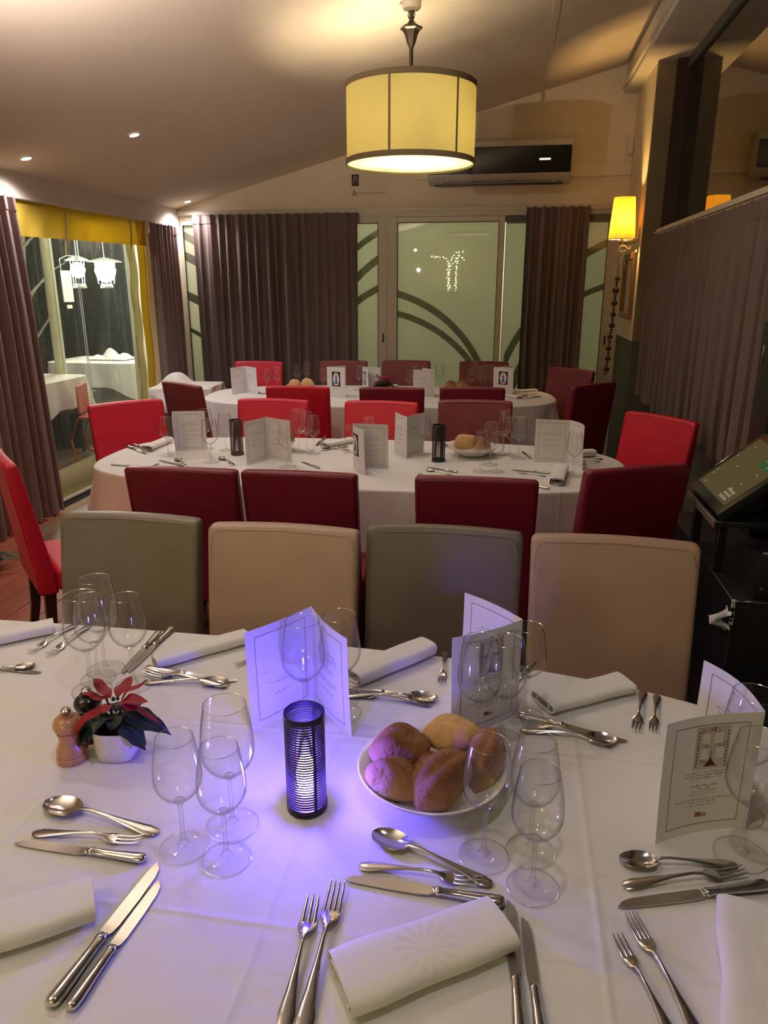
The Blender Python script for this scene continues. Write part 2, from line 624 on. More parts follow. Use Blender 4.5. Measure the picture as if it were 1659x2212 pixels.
# ceiling slab following the slope
mb = MB()
mb.add([(XL - 0.12, YF, zc(XL - 0.12)), (0.90, YF, zc(0.90)), (0.90, YB + 0.1, zc(0.90)), (XL - 0.12, YB + 0.1, zc(XL - 0.12)),
        (XL - 0.12, YF, zc(XL - 0.12) + 0.1), (0.90, YF, zc(0.90) + 0.1), (0.90, YB + 0.1, zc(0.90) + 0.1), (XL - 0.12, YB + 0.1, zc(XL - 0.12) + 0.1)],
       [(0, 1, 2, 3), (4, 7, 6, 5), (0, 4, 5, 1), (1, 5, 6, 2), (2, 6, 7, 3), (3, 7, 4, 0)])
ceil = struct('ceiling', mb, M['ceiling'])
struct('trim_1', MB().box(0.90, 1.6, YF, YB + 0.1, 3.28, 3.5), M['ceiling'])          # flat strip over the window side
# beam along the window side
bmob = struct('trim_2', MB().rbox(0.865, 1.32, YF, YB, 3.19, 3.275, 0.006, 1), M['white_paint'])
struct('beam_board', MB().rbox(0.875, 0.91, YF, YB, 3.275, 3.40, 0.004, 1).rbox(0.845, 0.867, YF, YB, 3.225, 3.24, 0.003, 1), M['white_paint'], bmob)
# ceiling joint strip
def on_ceiling(name, x0, x1, y0, y1, t, m, parent):
    mb = MB()
    mb.add([(x0, y0, zc(x0) - t), (x1, y0, zc(x1) - t), (x1, y1, zc(x1) - t), (x0, y1, zc(x0) - t),
            (x0, y0, zc(x0) + .001), (x1, y0, zc(x1) + .001), (x1, y1, zc(x1) + .001), (x0, y1, zc(x0) + .001)],
           [(0, 1, 2, 3), (4, 7, 6, 5), (0, 4, 5, 1), (1, 5, 6, 2), (2, 6, 7, 3), (3, 7, 4, 0)])
    return obj(name, mb, m, parent, smooth=False)


on_ceiling('joint_strip', 0.16, 0.20, 2.0, 6.25, 0.004, M['ceiling'], ceil)
on_ceiling('joint_strip', -1.10, -1.085, 1.0, 7.45, 0.0015, M['ceiling'], ceil)

# walls
wl = MB()
wl.box(XL - 0.1, XL, YF, 4.05, 0, 2.16)
wl.box(XL - 0.1, XL, 6.755, YB, 0, 2.16)
struct('wall_left', wl, M['wall'])
struct('trim_3', MB().rbox(XL - 0.14, XL + 0.0, YF, YB, 2.155, zc(XL) + 0.02, 0.006, 1), M['white_paint'])   # pelmet above the terrace opening
struct('wall_front', MB().box(XL - 0.1, 1.6, YF - 0.1, YF, 0, 3.6), M['wall'])
wb = MB()
wb.add([(XL - 0.1, YB, 2.30), (XP + 0.3, YB, 2.30), (XP + 0.3, YB, 3.5), (0.9, YB, zc(0.9) + 0.02), (XL - 0.1, YB, zc(XL - .1) + 0.02),
        (XL - 0.1, YB + 0.1, 2.30), (XP + 0.3, YB + 0.1, 2.30), (XP + 0.3, YB + 0.1, 3.5), (0.9, YB + 0.1, zc(0.9) + 0.02), (XL - 0.1, YB + 0.1, zc(XL - .1) + 0.02)],
       [(0, 1, 2, 3, 4), (9, 8, 7, 6, 5), (0, 5, 6, 1), (1, 6, 7, 2), (2, 7, 8, 3), (3, 8, 9, 4), (4, 9, 5, 0)])
struct('wall_back', wb, M['wall'])
struct('trim_4', MB().rbox(XL, XP, YB - 0.05, YB, 2.262, 2.302, 0.004, 1), M['frame'])                    # curtain rail moulding
struct('trim_5', MB().rbox(-0.95, XP, YB - 0.035, YB, 2.535, 2.64, 0.004, 1), M['wall'])                    # wide board behind the air conditioner
# right-hand return wall with the sconce, pillar, glazed side wall
struct('wall_right', MB().box(XP, XP + 0.2, 6.47, YB, 1.16, 3.2).box(XP + 0.004, XP + 0.2, 6.474, YB, 0, 1.16, 1), [M['wall'], M['dado']])
struct('trim_6', MB().rbox(XP - 0.004, XP + 0.13, 6.44, 6.475, 1.16, 3.2, 0.003, 1), M['pillar'])
struct('trim_7', MB().box(XP + 0.13, XR + 0.06, 6.40, 6.47, 2.0, 3.2), M['dark_wood'])
struct('wall_window_side', MB().box(XR, XR + 0.12, YF, 6.44, 0, 1.97).box(XR, XR + 0.12, YF, 6.44, 3.12, 3.3), M['dado'])
w1 = struct('window_1', MB().box(XR + 0.02, XR + 0.026, YF, 6.42, 2.02, 3.13), mat('night_window_glass', (0.004, 0.004, 0.005), 0.02, spec=1.0))
w1.data.materials[0].node_tree.nodes['Principled BSDF'].inputs['IOR'].default_value = 2.1
struct('window_sill', MB().rbox(1.075, XR + 0.03, YF, 6.44, 1.968, 2.02, 0.004, 1).rbox(1.06, 1.08, YF, 6.44, 1.985, 1.999, 0.002, 1), M['white_paint'], w1)

# ---- back sliding doors: frosted film with clear curved bands
a = N('frosted_film')
M['frosted'] = a.m
sx = a.n('SeparateXYZ')
a.l(a.coord(), sx.inputs[0])
X_, Z_ = sx.outputs[0], sx.outputs[2]
arcs = [(-1.436, 0.290, 1.237, 1.299, -1.13, -0.14), (-1.40, 0.075, 1.270, 1.328, -1.13, -0.14),
        (-2.45, 0.0, 2.163, 2.225, -1.0, -1.2), (0.0, 0.0, 0, 0, 0, 0)]
band = None


def arc(cx, cz, r1, r2, x0, x1, z0=-9, z1=9):
    dx = a.math('SUBTRACT', X_, cx)
    dz = a.math('SUBTRACT', Z_, cz)
    d = a.math('SQRT', a.math('ADD', a.math('MULTIPLY', dx, dx), a.math('MULTIPLY', dz, dz)))
    q = a.math('MULTIPLY', a.math('GREATER_THAN', d, r1), a.math('LESS_THAN', d, r2))
    q = a.math('MULTIPLY', q, a.math('GREATER_THAN', X_, x0))
    q = a.math('MULTIPLY', q, a.math('LESS_THAN', X_, x1))
    return q


for args in ((-1.436, 0.290, 1.240, 1.303, -1.2, -0.1), (-1.395, 0.080, 1.255, 1.312, -1.2, -0.1),
             (-0.55, 0.69, 1.560, 1.615, -1.6, -1.2), (-0.55, 0.69, 1.345, 1.412, -1.6, -1.2), (-0.75, 0.40, 1.268, 1.330, -1.6, -1.2),
             (1.45, 0.30, 1.58, 1.645, -0.06, 0.3), (1.62, 0.10, 1.64, 1.72, -0.06, 0.3),
             (1.6, 0.25, 1.855, 1.92, 0.55, 0.86), (1.5, -0.30, 1.98, 2.03, 0.55, 0.86),
             (-3.9, 0.75, 1.43, 1.50, -3.5, -3.1), (-3.9, 0.45, 1.52, 1.60, -3.5, -3.1), (-3.9, 0.0, 1.58, 1.66, -3.5, -3.1), (-3.9, -0.12, 1.40, 1.44, -3.5, -3.1)):
    q = arc(*args)
    band = q if band is None else a.math('MAXIMUM', band, q)
tl = a.n('BsdfTranslucent')
tl.inputs[0].default_value = (0.70, 0.70, 0.60, 1)
df = a.n('BsdfDiffuse')
df.inputs[0].default_value = (0.42, 0.41, 0.35, 1)
m1 = a.n('MixShader')
m1.inputs[0].default_value = 0.55
a.l(df.outputs[0], m1.inputs[1])
a.l(tl.outputs[0], m1.inputs[2])
tr = a.n('BsdfTransparent')
tr.inputs[0].default_value = (0.55, 0.56, 0.45, 1)
d2 = a.n('BsdfDiffuse')
d2.inputs[0].default_value = (0.13, 0.125, 0.095, 1)
mb_ = a.n('MixShader')
mb_.inputs[0].default_value = 0.65
a.l(tr.outputs[0], mb_.inputs[1])
a.l(d2.outputs[0], mb_.inputs[2])
m2 = a.n('MixShader')
a.l(band, m2.inputs[0])
a.l(m1.outputs[0], m2.inputs[1])
a.l(mb_.outputs[0], m2.inputs[2])
gl = a.n('BsdfGlossy')
gl.inputs['Roughness'].default_value = 0.015
m3 = a.n('MixShader')
m3.inputs[0].default_value = 0.055
a.l(m2.outputs[0], m3.inputs[1])
a.l(gl.outputs[0], m3.inputs[2])
a.l(m3.outputs[0], a.out.inputs['Surface'])

dn = 1


def sliding(x0, x1, sl, sr, y, top, nm):
    """framed door leaf: glass from x0 to x1, stiles of width sl and sr"""
    global dn
    d = struct(nm, MB().box(x0, x1, y + 0.02, y + 0.026, 0.12, top), M['frosted'])
    for q0, q1 in ((x0 - sl, x0), (x1, x1 + sr)):
        if q1 - q0 > 0.001:
            o = obj('stile', MB().rbox(q0, q1, y, y + 0.05, 0.0, top + 0.05, 0.004, 1), M['frame'], d)
    obj('top_rail', MB().rbox(x0, x1, y, y + 0.05, top, top + 0.05, 0.004, 1), M['frame'], d)
    obj('bottom_rail', MB().rbox(x0, x1, y, y + 0.05, 0.0, 0.12, 0.004, 1), M['frame'], d)
    # black rubber gasket round the pane
    g = 0.004
    obj('gasket', MB().box(x0, x0 + g, y - 0.001, y + 0.02, 0.12, top).box(x1 - g, x1, y - 0.001, y + 0.02, 0.12, top)
        .box(x0, x1, y - 0.001, y + 0.02, top - g, top), M['black'], d, smooth=False)
    return d


d1 = sliding(-3.285, -2.40, 0.025, 0.08, YB, 2.17, 'door_1')
d2_ = sliding(-2.31, -1.305, 0.0, 0.088, YB, 2.17, 'door_2')
d3 = sliding(-1.118, -0.16, 0.094, 0.055, YB, 2.172, 'door_3')
d4 = sliding(-0.095, 0.835, 0.0, 0.15, YB + 0.03, 2.16, 'door_4')
obj('door_handle', MB().rbox(-1.262, -1.246, YB - 0.012, YB + 0.004, 1.06, 1.145, 0.005, 2), M['black'], d2_)
obj('door_handle', MB().rbox(0.870, 0.886, YB + 0.018, YB + 0.034, 1.06, 1.145, 0.005, 2), M['black'], d4)
struct('trim_8', MB().rbox(XL, XP, YB - 0.004, YB + 0.1, 2.222, 2.262, 0.003, 1), M['frame'])
struct('trim_9', MB().box(-0.105, 0.86, YB + 0.005, YB + 0.03, 2.165, 2.223), M['dado'])
# outside behind the frosted doors: pale render wall so the panes glow evenly
struct('exterior_wall_back', MB().box(-3.9, 1.3, 10.4, 10.5, -0.1, 3.2), mat('pale_render', (0.55, 0.56, 0.42), 0.9, vary=0.1, nscale=1.5))
struct('exterior_ground', MB().box(-11, 3, YB + 0.1, 15, -0.12, -0.04).box(-11, XL - 0.12, -2, YB + 0.1, -0.12, -0.05), mat('terrace_ground', (0.10, 0.09, 0.07), 0.9, vary=0.2, nscale=4))

# ================================================================== CURTAINS
def curtain(name, p0, p1, z0, z1, folds, amp, m, label, cat='curtain', flare=0.0, band_h=0.085, bottom_fn=None, seed=0, gather=None):
    rnd = random.Random(seed)
    ph = [rnd.uniform(0, 6.28) for _ in range(4)]
    p0, p1 = Vector((p0[0], p0[1], 0)), Vector((p1[0], p1[1], 0))
    d = p1 - p0
    n = Vector((-d.y, d.x, 0)).normalized()

    def fn(u, v):
        z = z1 + (z0 - z1) * v
        if bottom_fn:
            z = z1 + (bottom_fn(u) - z1) * v
        uu = u + 0.012 * math.sin(2 * PI * folds * u * 0.5 + ph[0]) * v
        uu = uu + (flare * (u - 0.0) * v if flare else 0)
        s_ = math.sin(2 * PI * folds * u + 0.9 * math.sin(2 * PI * folds * 0.37 * u + ph[1]) + 0.5 * v * math.sin(ph[2] + 9 * u))
        s_ = math.copysign(abs(s_) ** 0.8, s_)
        s2 = math.sin(2 * PI * folds * 2.3 * u + ph[3])
        A = amp * (0.55 + 0.45 * min(1, v * 3)) * (1 + 0.35 * math.sin(7 * u + ph[2]))
        dz = 0
        if v == 0:
            dz = 0.010 * abs(math.sin(PI * folds * u))
        q = p0 + d * uu + n * (A * s_ + 0.15 * A * s2)
        return (q.x, q.y, z - dz)
    root = empty(name, (0, 0, 0), 0, label, cat)
    body = obj('drape', MB().grid(fn, int(folds * 14), 22), m, root, angle=80)
    hb = obj('heading_tape', MB().grid(lambda u, v: Vector(fn(u, v * band_h / (z1 - z0))) - n * 0.0035, int(folds * 14), 2), m, root, angle=80)
    return root


curtain('curtain', (-3.125, YB - 0.11), (-1.485, YB - 0.11), 0.04, 2.262, 17, 0.030, M['curtain_dark'], 'wide closed brown curtain hanging before the back sliding doors', seed=1)
curtain('curtain', (0.085, YB - 0.11), (0.645, YB - 0.11), 0.04, 2.285, 7, 0.034, M['curtain_dark'], 'narrow brown curtain in front of the glass near the wall sconce', seed=2)
curtain('curtain', (XL + 0.09, 3.95), (XL + 0.09, 4.70), 0.02, 2.15, 9, 0.035, M['curtain'], 'mauve floor-length curtain gathered beside the red head chair', flare=0.12, seed=3)
curtain('curtain', (XL + 0.06, 6.70), (XL + 0.06, 7.20), 0.02, 2.15, 7, 0.026, M['curtain'], 'mauve curtain bunched in the corner beyond the terrace opening', seed=4)
curtain('curtain', (1.045, 6.40), (1.045, 3.12), 0.75, 1.965, 34, 0.022, M['curtain_dark'], 'long row of dark curtain hanging under the side window sill', seed=5,
        bottom_fn=lambda u: 0.73 + 0.05 * u + 0.018 * math.sin(40 * u))

# ================================================================== CEILING LAMPS
def downlight(x, y, label, on=True):
    r = empty('ceiling_spotlight', (x, y, zc(x) - 0.001), 0, label, 'spotlight', 'recessed spots in the sloping ceiling')
    r.rotation_euler = (0, -math.atan(SL), 0)
    obj('trim_ring', MB().lathe([(0.030, -0.001), (0.032, -0.006), (0.040, -0.005), (0.044, 0.0)], 24), M['white_paint'], r)
    obj('lens', MB().lathe([(0.0005, -0.0035), (0.029, -0.002)], 24), M['spot_lens'], r)
    light('spot_light', 'SPOT', (x, y, zc(x) - 0.03), 34, (1.0, 0.90, 0.86), 0.03, None, 140, 0.8)
    return r


downlight(-3.10, 4.72, 'round ceiling spot above the left pelmet, near the frame edge')
downlight(-2.48, 4.98, 'round ceiling spot alone on the slope, furthest from the pelmet')
downlight(-3.12, 7.24, 'round ceiling spot in the far corner over the bunched curtain')

# drum pendant
PX, PY, PZ0, PZ1, PR = -0.598, 4.45, 2.235, 2.635, 0.353
lampm = mat('cream_lamp_shade', (0.60, 0.545, 0.29), 0.8, trans=0.55, bump=0.1, bscale=300, bdist=0.0005)
pend = empty('pendant_lamp', (PX, PY, PZ0), 0, 'large cream drum pendant with brown trim hanging over the dining room', 'pendant lamp')


def prt(name, mb, m, parent, **k):
    return obj(name, mb, m, parent, **k)


Hh = PZ1 - PZ0
sh = prt('lamp_shade', MB().lathe([(PR, 0.0), (PR, Hh)], 64).lathe([(PR - 0.003, Hh), (PR - 0.003, 0.0)], 64), lampm, pend)
brn = mat('brown_shade_tape', (0.16, 0.115, 0.06), 0.7)
prt('trim_band', MB().lathe([(PR + 0.0015, 0.0), (PR + 0.0025, 0.001), (PR + 0.0025, 0.028), (PR + 0.0015, 0.029)], 64), brn, sh)
prt('trim_band', MB().lathe([(PR + 0.0015, Hh - 0.029), (PR + 0.0025, Hh - 0.028), (PR + 0.0025, Hh), (PR - 0.004, Hh + 0.002), (PR - 0.006, Hh - 0.004)], 64), brn, sh)
for ang in (-100, -40, 20, 80, 140, 200):
    aa = R(ang)
    mt = Matrix.Rotation(aa, 4, 'Z')
    prt('seam_tape', MB().box(PR, PR + 0.0022, -0.006, 0.006, 0.025, Hh - 0.025, 0, mt), brn, sh, smooth=False)
prt('diffuser', MB().lathe([(0.001, 0.012), (PR - 0.005, 0.012)], 64), mat('diffuser_white', (0.86, 0.80, 0.60), 0.7, trans=0.6), pend)
zt = zc(PX) - PZ0
prt('rod', MB().tube([(0, 0, Hh - 0.14), (0, 0, zt - 0.22)], 0.011, 10), M['bronze'], pend)
for k in range(3):
    aa = R(30 + 120 * k)
    prt('spoke', MB().tube([(0, 0, Hh - 0.05), (math.cos(aa) * (PR - 0.004), math.sin(aa) * (PR - 0.004), Hh - 0.01)], 0.003, 6), M['bronze'], pend)
prt('bell_cup', MB().lathe([(0.012, zt - 0.225), (0.024, zt - 0.20), (0.034, zt - 0.165), (0.046, zt - 0.145), (0.060, zt - 0.138), (0.058, zt - 0.128), (0.036, zt - 0.122), (0.018, zt - 0.105), (0.012, zt - 0.095), (0.012, zt - 0.04)], 6), M['bronze'], pend, angle=25)
prt('hook', MB().tube([(0.018 * math.cos(t), 0, zt - 0.072 + 0.022 * math.sin(t)) for t in [k * PI / 6 for k in range(12)]], 0.003, 6, closed=True), M['bronze'], pend)
prt('ceiling_rose', MB().lathe([(0.010, zt - 0.052), (0.044, zt - 0.046), (0.050, zt - 0.036), (0.050, zt + 0.012)], 32), M['white_paint'], pend)
for k, ang in enumerate((150, 270, 30)):
    aa = R(ang)
    bp = prt('bulb', MB().lathe([(0.004, 0.0), (0.014, 0.01), (0.026, 0.045), (0.022, 0.07), (0.002, 0.084)], 12, 0, Matrix.Translation((0.09 * math.cos(aa), 0.09 * math.sin(aa), Hh - 0.20))), emis('bulb_glow', (1, 0.86, 0.55), 6), pend)
light('pendant_light', 'POINT', (PX - 0.04, PY - 0.02, PZ0 + 0.29), 13, (1.0, 0.84, 0.58), 0.035)
light('pendant_light', 'POINT', (PX + 0.05, PY, PZ0 + 0.16), 10, (1.0, 0.82, 0.55), 0.06)

# ================================================================== BACK WALL FITTINGS
ac = empty('air_conditioner', (-0.19, YB, 2.48), 0, 'white wall air conditioner with glossy black front panel', 'air conditioner')
acb = MB()
acb.loft([[(x_, -0.005, 0.36), (x_, -0.19, 0.36), (x_, -0.235, 0.33), (x_, -0.235, 0.06), (x_, -0.18, 0.01), (x_, -0.005, 0.0)] for x_ in (-0.62, 0.64)])
prt('housing', acb, M['ac_white'], ac, smooth=False)
fp = prt('front_panel', MB().rbox(-0.615, 0.632, -0.243, -0.233, 0.068, 0.285, 0.003, 1), M['ac_black'], ac)
prt('display', MB().box(0.36, 0.455, -0.2445, -0.2428, 0.168, 0.183), M['display'], fp, smooth=False)
prt('louvre', MB().rbox(-0.56, 0.57, -0.215, -0.145, -0.022, -0.008, 0.004, 1), M['black_plastic'], ac)
prt('louvre_arm', MB().box(-0.50, -0.49, -0.19, -0.15, -0.01, 0.02).box(0.49, 0.50, -0.19, -0.15, -0.01, 0.02), M['ac_white'], ac, smooth=False)
ps = empty('motion_sensor', (0.955, YB - 0.025, 2.70), 0, 'small white motion sensor high in the back corner', 'sensor')
prt('housing', MB().rbox(-0.028, 0.022, -0.03, 0.025, 0.0, 0.13, 0.008, 2), M['white_plastic'], ps)
prt('lens', MB().rbox(-0.024, 0.018, -0.040, -0.028, 0.01, 0.055, 0.006, 2), M['white_plastic'], ps)


def text_mb(s, size, align='CENTER'):
    cu = bpy.data.curves.new('t', 'FONT')
    cu.body = s
    cu.size = size
    cu.align_x = align
    cu.resolution_u = 1
    o = bpy.data.objects.new('t', cu)
    C.objects.link(o)
    dg = bpy.context.evaluated_depsgraph_get()
    me = o.evaluated_get(dg).to_mesh()
    vs = [v.co.copy() for v in me.vertices]
    fs = [tuple(p.vertices) for p in me.polygons]
    o.evaluated_get(dg).to_mesh_clear()
    bpy.data.objects.remove(o)
    bpy.data.curves.remove(cu)
    return vs, fs


# paper notice on the back wall
nt = empty('wall_notice', (-1.57, YB, 2.40), 0, 'paper notice with warning triangle and small dark picture above the sliding doors', 'notice')
prt('sheet', MB().box(-0.02, 0.35, -0.0025, 0, 0.0, 0.215), mat('notice_paper', (0.76, 0.66, 0.51), 0.8), nt, smooth=False)
prt('picture', MB().box(0.015, 0.083, -0.0035, -0.0024, 0.10, 0.20), mat('notice_brown', (0.07, 0.03, 0.03), 0.8), nt, smooth=False)
prt('picture_figure', MB().add([(0.028, -0.0045, 0.115), (0.070, -0.0045, 0.115), (0.070, -0.0045, 0.165), (0.058, -0.0045, 0.19), (0.040, -0.0045, 0.19), (0.028, -0.0045, 0.165)], [(0, 1, 2, 3, 4, 5)])
    .add([(0.034, -0.0052, 0.113), (0.064, -0.0052, 0.113), (0.052, -0.0052, 0.165), (0.049, -0.0052, 0.18), (0.046, -0.0052, 0.165)], [(0, 1, 2, 3, 4)], 1), [mat('notice_tan', (0.30, 0.22, 0.18), 0.8), mat('notice_brown2', (0.06, 0.03, 0.035), 0.8)], nt, smooth=False)
nk = mat('notice_ink', (0.20, 0.13, 0.08), 0.8)
tri = MB()
for p_, q_ in (((0.018, 0.022), (0.060, 0.022)), ((0.060, 0.022), (0.039, 0.062)), ((0.039, 0.062), (0.018, 0.022))):
    tri.tube([(p_[0], -0.004, p_[1]), (q_[0], -0.004, q_[1])], 0.0028, 4)
tri.box(0.0375, 0.0405, -0.0045, -0.003, 0.034, 0.048).box(0.0375, 0.0405, -0.0045, -0.003, 0.027, 0.031)
prt('warning_triangle', tri, nk, nt, smooth=False)
vs, fs = text_mb('ATTENTION À LA MARCHE', 0.0215, 'LEFT')
prt('lettering', MB().add([(0.066 + v.x, -0.0035, 0.028 + v.y) for v in vs], fs), nk, nt, smooth=False)

# wall sconce
sx_, sy_ = 0.845, 6.62
sco = empty('wall_sconce', (sx_, sy_, 1.93), 0, 'glowing yellow fabric wall sconce beside the pillar', 'wall lamp')
sm = mat('yellow_sconce_shade', (0.80, 0.46, 0.05), 0.8, trans=0.22, emit=(1.0, 0.45, 0.02), estr=0.30)


def sq(hw, d0, d1, z, r=0.035):
    return [(-hw * 0.62, -d1 + 0.0, z), (-hw, -d1 + r, z), (-hw, d0, z), (-hw * 0.9, d0 + r * 0.3, z), (hw, d0 + r * 0.3, z), (hw, -d1 + r, z), (hw * 0.62, -d1, z)]


prt('lamp_shade', MB().loft([sq(0.098, 0.075, 0.085, 0.03), sq(0.078, 0.06, 0.066, 0.345)], caps=False), sm, sco, angle=15)
prt('shade_rim', MB().tube([Vector(q) for q in sq(0.099, 0.075, 0.086, 0.03)], 0.003, 5, closed=True).tube([Vector(q) for q in sq(0.078, 0.06, 0.066, 0.345)], 0.002, 5, closed=True), M['silver'], sco)
prt('bracket', MB().rbox(-0.03, 0.125, -0.012, 0.012, -0.005, 0.018, 0.003, 1).rbox(0.118, 0.135, -0.04, 0.04, -0.05, 0.12, 0.004, 1).tube([(0, 0, 0.0), (0, 0, 0.08)], 0.012, 10), M['silver'], sco)
prt('bulb', MB().lathe([(0.004, 0.08), (0.016, 0.10), (0.028, 0.15), (0.020, 0.185), (0.002, 0.195)], 12), emis('sconce_bulb', (1, 0.72, 0.25), 10), sco)
light('sconce_light', 'POINT', (sx_, sy_, 2.10), 78, (1.0, 0.62, 0.20), 0.03)

# garland of cones hanging below the sconce
gar = empty('bead_garland', (0.82, 6.612, 1.945), 0, 'string of brown cones and beads hanging from a cream ribbon under the sconce', 'garland')
prt('ribbon', MB().grid(lambda u, v: (0.03 + 0.05 * math.sin(u * 5) + 0.03 * v, 0.02 * math.cos(u * 4), -0.02 - 0.12 * u + 0.02 * v), 10, 2, th=0.001)
    .grid(lambda u, v: (0.04 - 0.06 * u + 0.02 * v, -0.01 + 0.02 * u, -0.10 - 0.17 * u + 0.012 * v), 8, 2, th=0.001)
    .grid(lambda u, v: (0.05 + 0.03 * u, 0.0 + 0.03 * v, -0.07 - 0.15 * u), 8, 2, th=0.001)
    .tube([(0.035, 0.0, -0.04), (0.035, 0.0, -0.012), (0.035, 0.012, -0.004)], 0.006, 6).tube([(0.04 + 0.03 * math.cos(t), 0.0, -0.06 + 0.022 * math.sin(t)) for t in [k * PI / 5 for k in range(10)]], 0.009, 6, closed=True), M['ribbon'], gar)
prt('cord', MB().tube([(0.02, 0, -0.14), (0.012, 0, -0.5), (-0.01, 0.0, -1.05)], 0.003, 5), M['cord_brown'], gar)
gz = -0.27
k = 0
seq = [0.022, 0.012, 0.011, 0.030, 0.013, 0.012, 0.026, 0.011, 0.012, 0.025, 0.011, 0.010, 0.026, 0.012, 0.012, 0.024, 0.014, 0.011, 0.024, 0.011, 0.011, 0.024, 0.011, 0.011, 0.025, 0.012]
for r_ in seq:
    gz -= r_
    xx = 0.02 - 0.03 * (-gz - 0.27) / 0.8
    mbb = MB().lathe([(0.001, -r_ * 0.85), (r_ * 0.6, -r_ * 0.65), (r_ * 0.97, -r_ * 0.2), (r_, 0.0), (r_ * 0.9, r_ * 0.4), (r_ * 0.5, r_ * 0.75), (0.001, r_ * 0.85)], 10, 0, Matrix.Translation((xx + random.uniform(-0.003, 0.003), 0, gz)))
    prt('bead', mbb, M['cone'], gar)
    gz -= r_ * 0.9

# framed mirror on the return wall
mr = empty('framed_mirror', (XP, 6.90, 1.33), 0, 'narrow oak-framed mirror on the wall under the sconce', 'mirror')
fr = MB()
for (y0, y1, z0, z1) in ((-0.30, -0.25, 0, 0.53), (0.25, 0.30, 0, 0.53), (-0.25, 0.25, 0, 0.05), (-0.25, 0.25, 0.48, 0.53)):
    fr.rbox(-0.03, -0.001, y0, y1, z0, z1, 0.004, 1)
prt('frame', fr, M['oak'], mr)
prt('mirror_glass', MB().box(-0.012, -0.002, -0.25, 0.25, 0.05, 0.48), M['mirror'], mr, smooth=False)

# ================================================================== TERRACE OPENING (left)
a = N('clear_vinyl')
M['crystal'] = a.m
nzs = a.noise(3.2, 4, 0.6, stretch=(1, 3.5, 0.7))
st = a.ramp(nzs, [(0.50, (0.02, 0.02, 0.02)), (0.60, (0.16, 0.16, 0.16)), (0.66, (0.03, 0.03, 0.03)), (0.80, (0.10, 0.10, 0.10))])
tr = a.n('BsdfTransparent')
tr.inputs[0].default_value = (0.90, 0.91, 0.88, 1)
gl = a.n('BsdfGlossy')
gl.inputs['Roughness'].default_value = 0.12
df = a.n('BsdfTranslucent')
df.inputs[0].default_value = (0.75, 0.78, 0.72, 1)
m0 = a.n('MixShader')
m0.inputs[0].default_value = 0.5
a.l(gl.outputs[0], m0.inputs[1])
a.l(df.outputs[0], m0.inputs[2])
mx = a.n('MixShader')
a.l(a.math('ADD', st, 0.16), mx.inputs[0])
a.l(tr.outputs[0], mx.inputs[1])
a.l(m0.outputs[0], mx.inputs[2])
a.l(mx.outputs[0], a.out.inputs['Surface'])
bb = a.n('Bump')
bb.inputs['Strength'].default_value = 0.7
bb.inputs['Distance'].default_value = 0.03
a.l(a.noise(4, 3, 0.5, stretch=(1, 2.5, 0.8)), bb.inputs['Height'])
a.l(bb.outputs[0], gl.inputs['Normal'])

XT = XL - 0.07
bl = empty('window_2', (0, 0, 0), 0, 'clear vinyl terrace blind bordered in yellow canvas', None, kind='structure')
obj('clear_sheet', MB().grid(lambda u, v: (XT + 0.006 * math.sin(9 * u) * math.sin(5 * v), 4.05 + (6.50 - 4.05) * u, 0.24 + (1.98 - 0.24) * v), 20, 12), M['crystal'], bl)
# double stitched zip seam down the sheet
for yy in (5.60, 5.625):
    obj('zip_seam', MB().tube([(XT + 0.012, yy, 0.25), (XT + 0.012, yy, 1.95)], 0.003, 5), M['grey_post'], bl)
obj('bottom_hem', MB().grid(lambda u, v: (XT + 0.03 * math.sin(v * PI) + 0.012 * math.sin(u * 9) * v, 4.05 + 2.85 * u, 0.012 + 0.235 * v + 0.006 * math.sin(13 * u) * v), 30, 6, th=0.002), M['cream_canvas'], bl)
obj('side_hem', MB().grid(lambda u, v: (XT + 0.006 * math.sin(v * 24), 6.46 + 0.15 * u + 0.010 * math.sin(v * 30) * (1 - u), 0.24 + 1.72 * v), 4, 40, th=0.002), M['cream_canvas'], bl)
obj('side_border', MB().grid(lambda u, v: (XT + 0.02 + 0.006 * math.sin(v * 17), 6.60 + 0.15 * u, 0.02 + 2.12 * v), 4, 30, th=0.002), M['tassel'], bl)
val = empty('window_valance', (0, 0, 0), 0, 'yellow canvas valance with hanging straps above the terrace opening', 'valance')
obj('valance_cloth', MB().grid(lambda u, v: (XL - 0.03 + 0.007 * math.sin(u * 60 + 3 * v) * v, 4.05 + 2.70 * u, 2.158 - (0.245 - 0.035 * u) * v), 90, 5, th=0.002), M['tassel'], val)
for yy in (5.42, 6.42):
    obj('strap', MB().grid(lambda u, v: (XL - 0.012 + 0.01 * math.sin(v * 5), yy + 0.028 * u - 0.012 * v, 2.15 - 0.335 * v), 2, 10, th=0.002), M['cream_canvas'], val)
sl_ = struct('floor_track', MB().rbox(XL - 0.10, XL - 0.03, 4.05, 6.92, 0.0, 0.02, 0.003, 1), M['frame'])
gr = MB()
for k in range(190):
    y = 4.06 + k * 0.015
    gr.box(XL + 0.005, XL + 0.055, y, y + 0.008, 0.002, 0.008)
o = struct('floor_grating', gr, M['black'])
for p_ in range(1):
    pass

# ---- terrace outside
deck = struct('terrace_floor', MB().box(-8, XL - 0.12, 3.5, YB + 3, -0.05, -0.03), M['dado'])
tmesh = None
for k in range(30):
    x = XL - 0.26 - k * 0.14
    if tmesh is None:
        o = obj('plank', MB().rbox(0.002, 0.138, 3.6, 10.2, -0.03, -0.008, 0.002, 1), M['board'], deck, smooth=False)
        tmesh = o
    else:
        o = tmesh.copy()
        C.objects.link(o)
        o.parent = deck
    o.location = (x, 0, 0)


